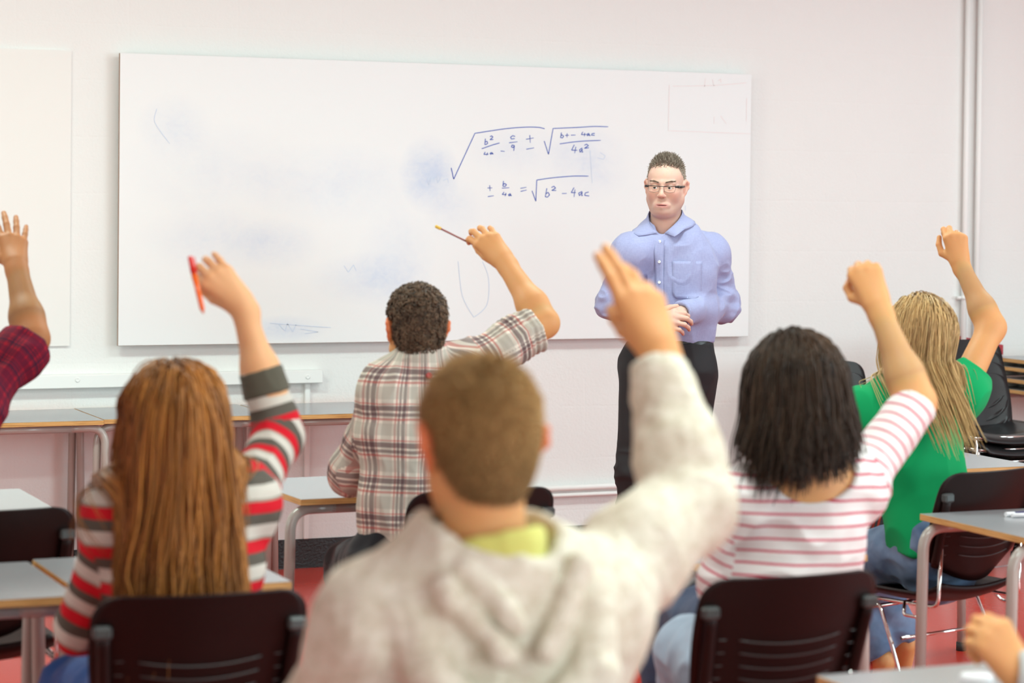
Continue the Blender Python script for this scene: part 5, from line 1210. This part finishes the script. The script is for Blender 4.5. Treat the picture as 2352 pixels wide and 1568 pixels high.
# ================================================================== student cut off by the left edge
def left_student():
    t = person('student cut off by the left edge, open hand raised from a rolled red checked sleeve', (1.02, 6.2, 0))
    Y = 6.3; elR = P_(72, 778, Y+.02); wrR = reach(elR, 36, 606, .25); shR = P_(-70, 945, Y-.10); print('left', elR, wrR, shR, np.linalg.norm(shR-elR))
    J = dict(neck=shR+V(-.17, 0, .07), shR=shR, shL=shR-V(.34, 0, 0), tf=V(0, 1, 0)); J['chest'] = J['neck']-V(0, 0, .2); J['waist'] = J['neck']-V(0, 0, .40); J['pelvis'] = V(J['neck'][0], 6.2, .53)
    J.update(seated(J['pelvis'], V(0, 1, 0))); hc = J['neck']+V(0, .02, .17); Fm = frame((.05, 1, 0))
    hp, HJ = hand_at(wrR, (36, 606), (30, 560), wrR[1], .95, (.15, .5), s=1.0, curl=((2, 6, 4), (2, 6, 4), (4, 6, 4), (4, 8, 5)), splay=7, thumb=((.85, .6, -.2), (.6, .85, -.1), (.5, .9, -.1)))
    elL = J['shL']+V(-.05, .12, -.26); wrL = elL+V(.1, .24, .0)
    par(skin('body', [(head_prims(hc, Fm, 1.0, J['neck'], .055)+torso_prims(J, -.01, (.14, .12, .14, .15))+arm_prims(J['shR'], elR, wrR, (.05, .043, .041, .027)), .007), (arm_prims(elR-V(0, 0, .02), elR, wrR, (.043, .043, .041, .027))[1:]+hp, .003), (skin_lower(J), .012)], SK3, None), t)
    PM = plaid('red_check', (.42, .012, .03), (.10, .008, .03), (.012, .012, .035), (.015, .012, .03), .06, 1.6)
    d = nrm(elR-shR); cu = elR-d*.02; pr = torso_prims(J, .015, (.165, .145, .155, .155), .66, .06, .05)+[cone(shR, cu, .066, .056, .05), cone(J['shL'], elL, .062, .05, .05), cone(elL, wrL, .05, .038, .03), cyl(cu, d, .09, .2), cone(cu-d*.03, cu+d*.1, .046, .046, .003, op='s'), cone(J['neck'], J['neck']+V(0, 0, .1), .06, .06, .004, op='s'), plane(V(0, 0, .5), (0, 0, -1))]
    pr.insert(len(pr)-7, cone(cu-d*.05, cu, .058, .058, .01))
    par(cloth('checked_shirt', pr, .005, PM, None, .008, (14, 14, 14), 21, [(J['chest']+V(0, 0, .15), J['pelvis'], 0, .16, 1), (shR, elR, 0, .06, 1), (J['shL'], elL, 0, .06, 1), (elL, wrL, .3, .05, 1)]), t)
    HMt = hair_mat('black_hair', (.008, .006, .005), (.05, .035, .025), .5)
    v, q, tn = scalp_cap(hc, Fm, 1.0, .3, thick=.012); ro, no, lc = scalp_roots(hc, Fm, 1.0, 2500, 8, -.02); dr = no+np.random.RandomState(3).randn(len(ro), 3)*.5
    par(hair_obj('hair', [(v, q, tn), strands_mesh(np.stack([ro, ro+dr*.010, ro+dr*.018-V(0, 0, .004)], 1), [.0016, .0015, .0008], np.full(len(ro), .4))], HMt, None), t)
    lower(J, DDENIM, t, name='jeans')
# ================================================================== student cut off at the bottom right
def right_student():
    t = person('person cut off by the bottom right corner, loose fist raised above the desk, grey cuff', (3.0, 3.25, 0))
    Y = 3.42; wr = P_(2348, 1556, Y-.0); el = P_(2620, 1640, Y-.10); el[2] = max(el[2], .755); print('right', wr, el, np.linalg.norm(wr-el))
    sh = V(el[0]+.03, el[1]-.24, .98); J = dict(shL=sh, shR=sh+V(.34, 0, 0), neck=sh+V(.17, 0, .07), tf=V(0, 1, 0)); J['chest'] = J['neck']-V(0, 0, .2); J['waist'] = J['neck']-V(0, 0, .4); J['pelvis'] = V(J['neck'][0], sh[1]+.03, .53)
    J.update(seated(J['pelvis'], V(0, 1, 0), L1=.36)); hc = J['neck']+V(0, .02, .17); Fm = frame((0, 1, 0))
    hp, HJ = hand_at(wr, (2348, 1556), (2302, 1492), wr[1], .45, (.35, .45), right=False, s=1.0, curl=((55, 80, 45),)*4, splay=1, thumb=((.5, .8, -.5), (.1, .9, -.6), (-.3, .8, -.7)), fat=1.1)
    elR = J['shR']+V(.08, .15, -.24); wrR = elR+V(-.1, .24, 0)
    par(skin('body', [(head_prims(hc, Fm, 1.0, J['neck'], .055)+torso_prims(J, -.01, (.14, .12, .14, .15))+arm_prims(J['shR'], elR, wrR)+arm_prims(sh, el, wr), .007), (arm_prims(el, el*.5+wr*.5, wr)[1:]+hp, .003), (skin_lower(J), .012)], SK2, None), t)
    d = nrm(wr-el); cu = wr+d*.012; pr = torso_prims(J, .018, (.165, .145, .155, .155), .66, .06, .05)+[cone(sh, el, .066, .055, .05), cone(el, cu, .056, .046, .03), cone(J['shR'], elR, .066, .055, .05), cone(elR, wrR, .055, .04, .03), cyl(cu, d, .07, .2), cone(cu-d*.03, cu+d*.1, .036, .036, .003, op='s'), cone(J['neck'], J['neck']+V(0, 0, .1), .06, .06, .004, op='s'), plane(V(0, 0, .5), (0, 0, -1))]
    par(cloth('grey_jumper', pr, .005, clothmat('light_grey_knit', (.50, .50, .49)), None, .007, (14, 14, 14), 21), t)
    HMt = hair_mat('brown_hair', (.03, .018, .01), (.12, .07, .04), .5); v, q, tn = scalp_cap(hc, Fm, 1.0, .3, thick=.012)
    par(hair_obj('hair', [(v, q, tn)], HMt, None), t); lower(J, DDENIM, t, name='jeans')
# ================================================================== small and stacked things
def small_things():
    GS = 'black plastic chairs stacked in front of the wall at the right'
    k0 = make_chair(PLB, 'bottom chair of the stack of black chairs behind the green-shirted student', GS)
    a = P_(2279, 900, 8.8); ang = R(180)
    lab = ['bottom black chair of the taller chair stack at the right edge', 'second black chair from the bottom of the taller stack at the right edge', 'third black chair from the bottom of the taller stack at the right edge', 'topmost black chair of the taller stack at the right edge, its seat shining']
    for i in range(4):
        dx = V(math.sin(ang), -math.cos(ang), 0)*(.020*i); p = V(a[0]+.04, 8.80, .050*i)-dx*-1
        if i == 0: k0.location = p; k0.rotation_euler = (0, 0, ang); k0['label'] = lab[0]
        else: dup(k0, p, ang, lab[i])
    b = P_(1962, 900, 9.0); ang = R(180)
    for i in range(2):
        p = V(b[0], 9.0+.02*i, .05*i); dup(k0, p, ang, ['lower black chair of the pair behind the dark-haired student\'s head', 'upper black chair of the pair behind the dark-haired student\'s head'][i])
    a = P_(2322, 870, 9.35); lb = ['bottom desk of the desk stack at the right photo edge', 'second desk up in the desk stack at the right photo edge', 'third desk up in the desk stack at the right photo edge', 'topmost desk of the desk stack at the right photo edge']
    for i, z in enumerate((0, .050, .105, .145)): o = dup(d0, (a[0]+.345+.09, 9.36+.012*i, z), 0, lb[i], 'desks stacked by the wall')
    # papers and pens
    PAP = mat('white_paper', (.86, .86, .88), .7)
    def sheet(x, y, z, w_, h_, rz, label, lift=.012):
        mb = MB(); c, s = math.cos(rz), math.sin(rz)
        mb.grid(lambda i, j: (x+(i/6-.5)*w_*c-(j/6-.5)*h_*s, y+(i/6-.5)*w_*s+(j/6-.5)*h_*c, z+.0008+lift*max(0, (.4-i/6))**2*2), 6, 6, .0004)
        tag(mb.build('sheet_of_paper', [PAP]), label, 'paper')
    p = P_(800, 1102, 7.02); sheet(p[0]+.07, 6.98, .71, .18, .14, .3, 'white paper on the desk beside the plaid-shirted student\'s elbow', .03)
    p = P_(1965, 1060, 6.75); sheet(p[0]+.05, 6.88, .71, .30, .2, .1, 'white paper on the desk under the green-shirted student\'s left hand')
    p = P_(2335, 1188, 5.62)
    WP = mat('white_pen_plastic', (.85, .84, .88), .25); NV = mat('navy_plastic', (.05, .04, .14), .3)
    o = MB().tube([(p[0]-.03, 5.60, .7165), (p[0]+.11, 5.58, .7165)], .0062, 12).build('pen', [WP]); tag(o, 'white pen lying on the desk at the right edge, in front of a navy marker', 'pen')
    c_ = MB().tube([(p[0]-.005, 5.625, .7165), (p[0]+.08, 5.635, .7165)], .0064, 12).build('marker_barrel', [NV]); mk = empty('marker', (p[0], 5.63, .71)); tag(mk, 'navy marker with white cap lying on the desk at the right edge', 'marker'); par(c_, mk)
    par(MB().tube([(p[0]-.035, 5.622, .7165), (p[0]-.005, 5.625, .7165)], .0068, 12).build('cap', [WP]), mk)
    q_ = P_(2243, 1552, 3.60); r_ = .030
    cp = empty('pot', (q_[0], 3.6, .71)); tag(cp, 'small white lidded pot on the corner desk beside the fist', 'pot')
    zt_ = P_(2243, 1547, 3.6)[2]; print('pot top', zt_)
    par(MB().lathe([(0, .7102), (r_*.94, .7102), (r_*.94, zt_-.014)], (q_[0], 3.6, 0), 32).build('tub', [mat('tub_plastic', (.72, .72, .70), .4)]), cp)
    par(MB().lathe([(r_, zt_-.016), (r_, zt_-.004), (r_*.9, zt_), (0, zt_+.001)], (q_[0], 3.6, 0), 32).build('lid', [WP]), cp)
for f_ in (boy, redhead, curly, striped, green, teacher, left_student, right_student, small_things): f_()
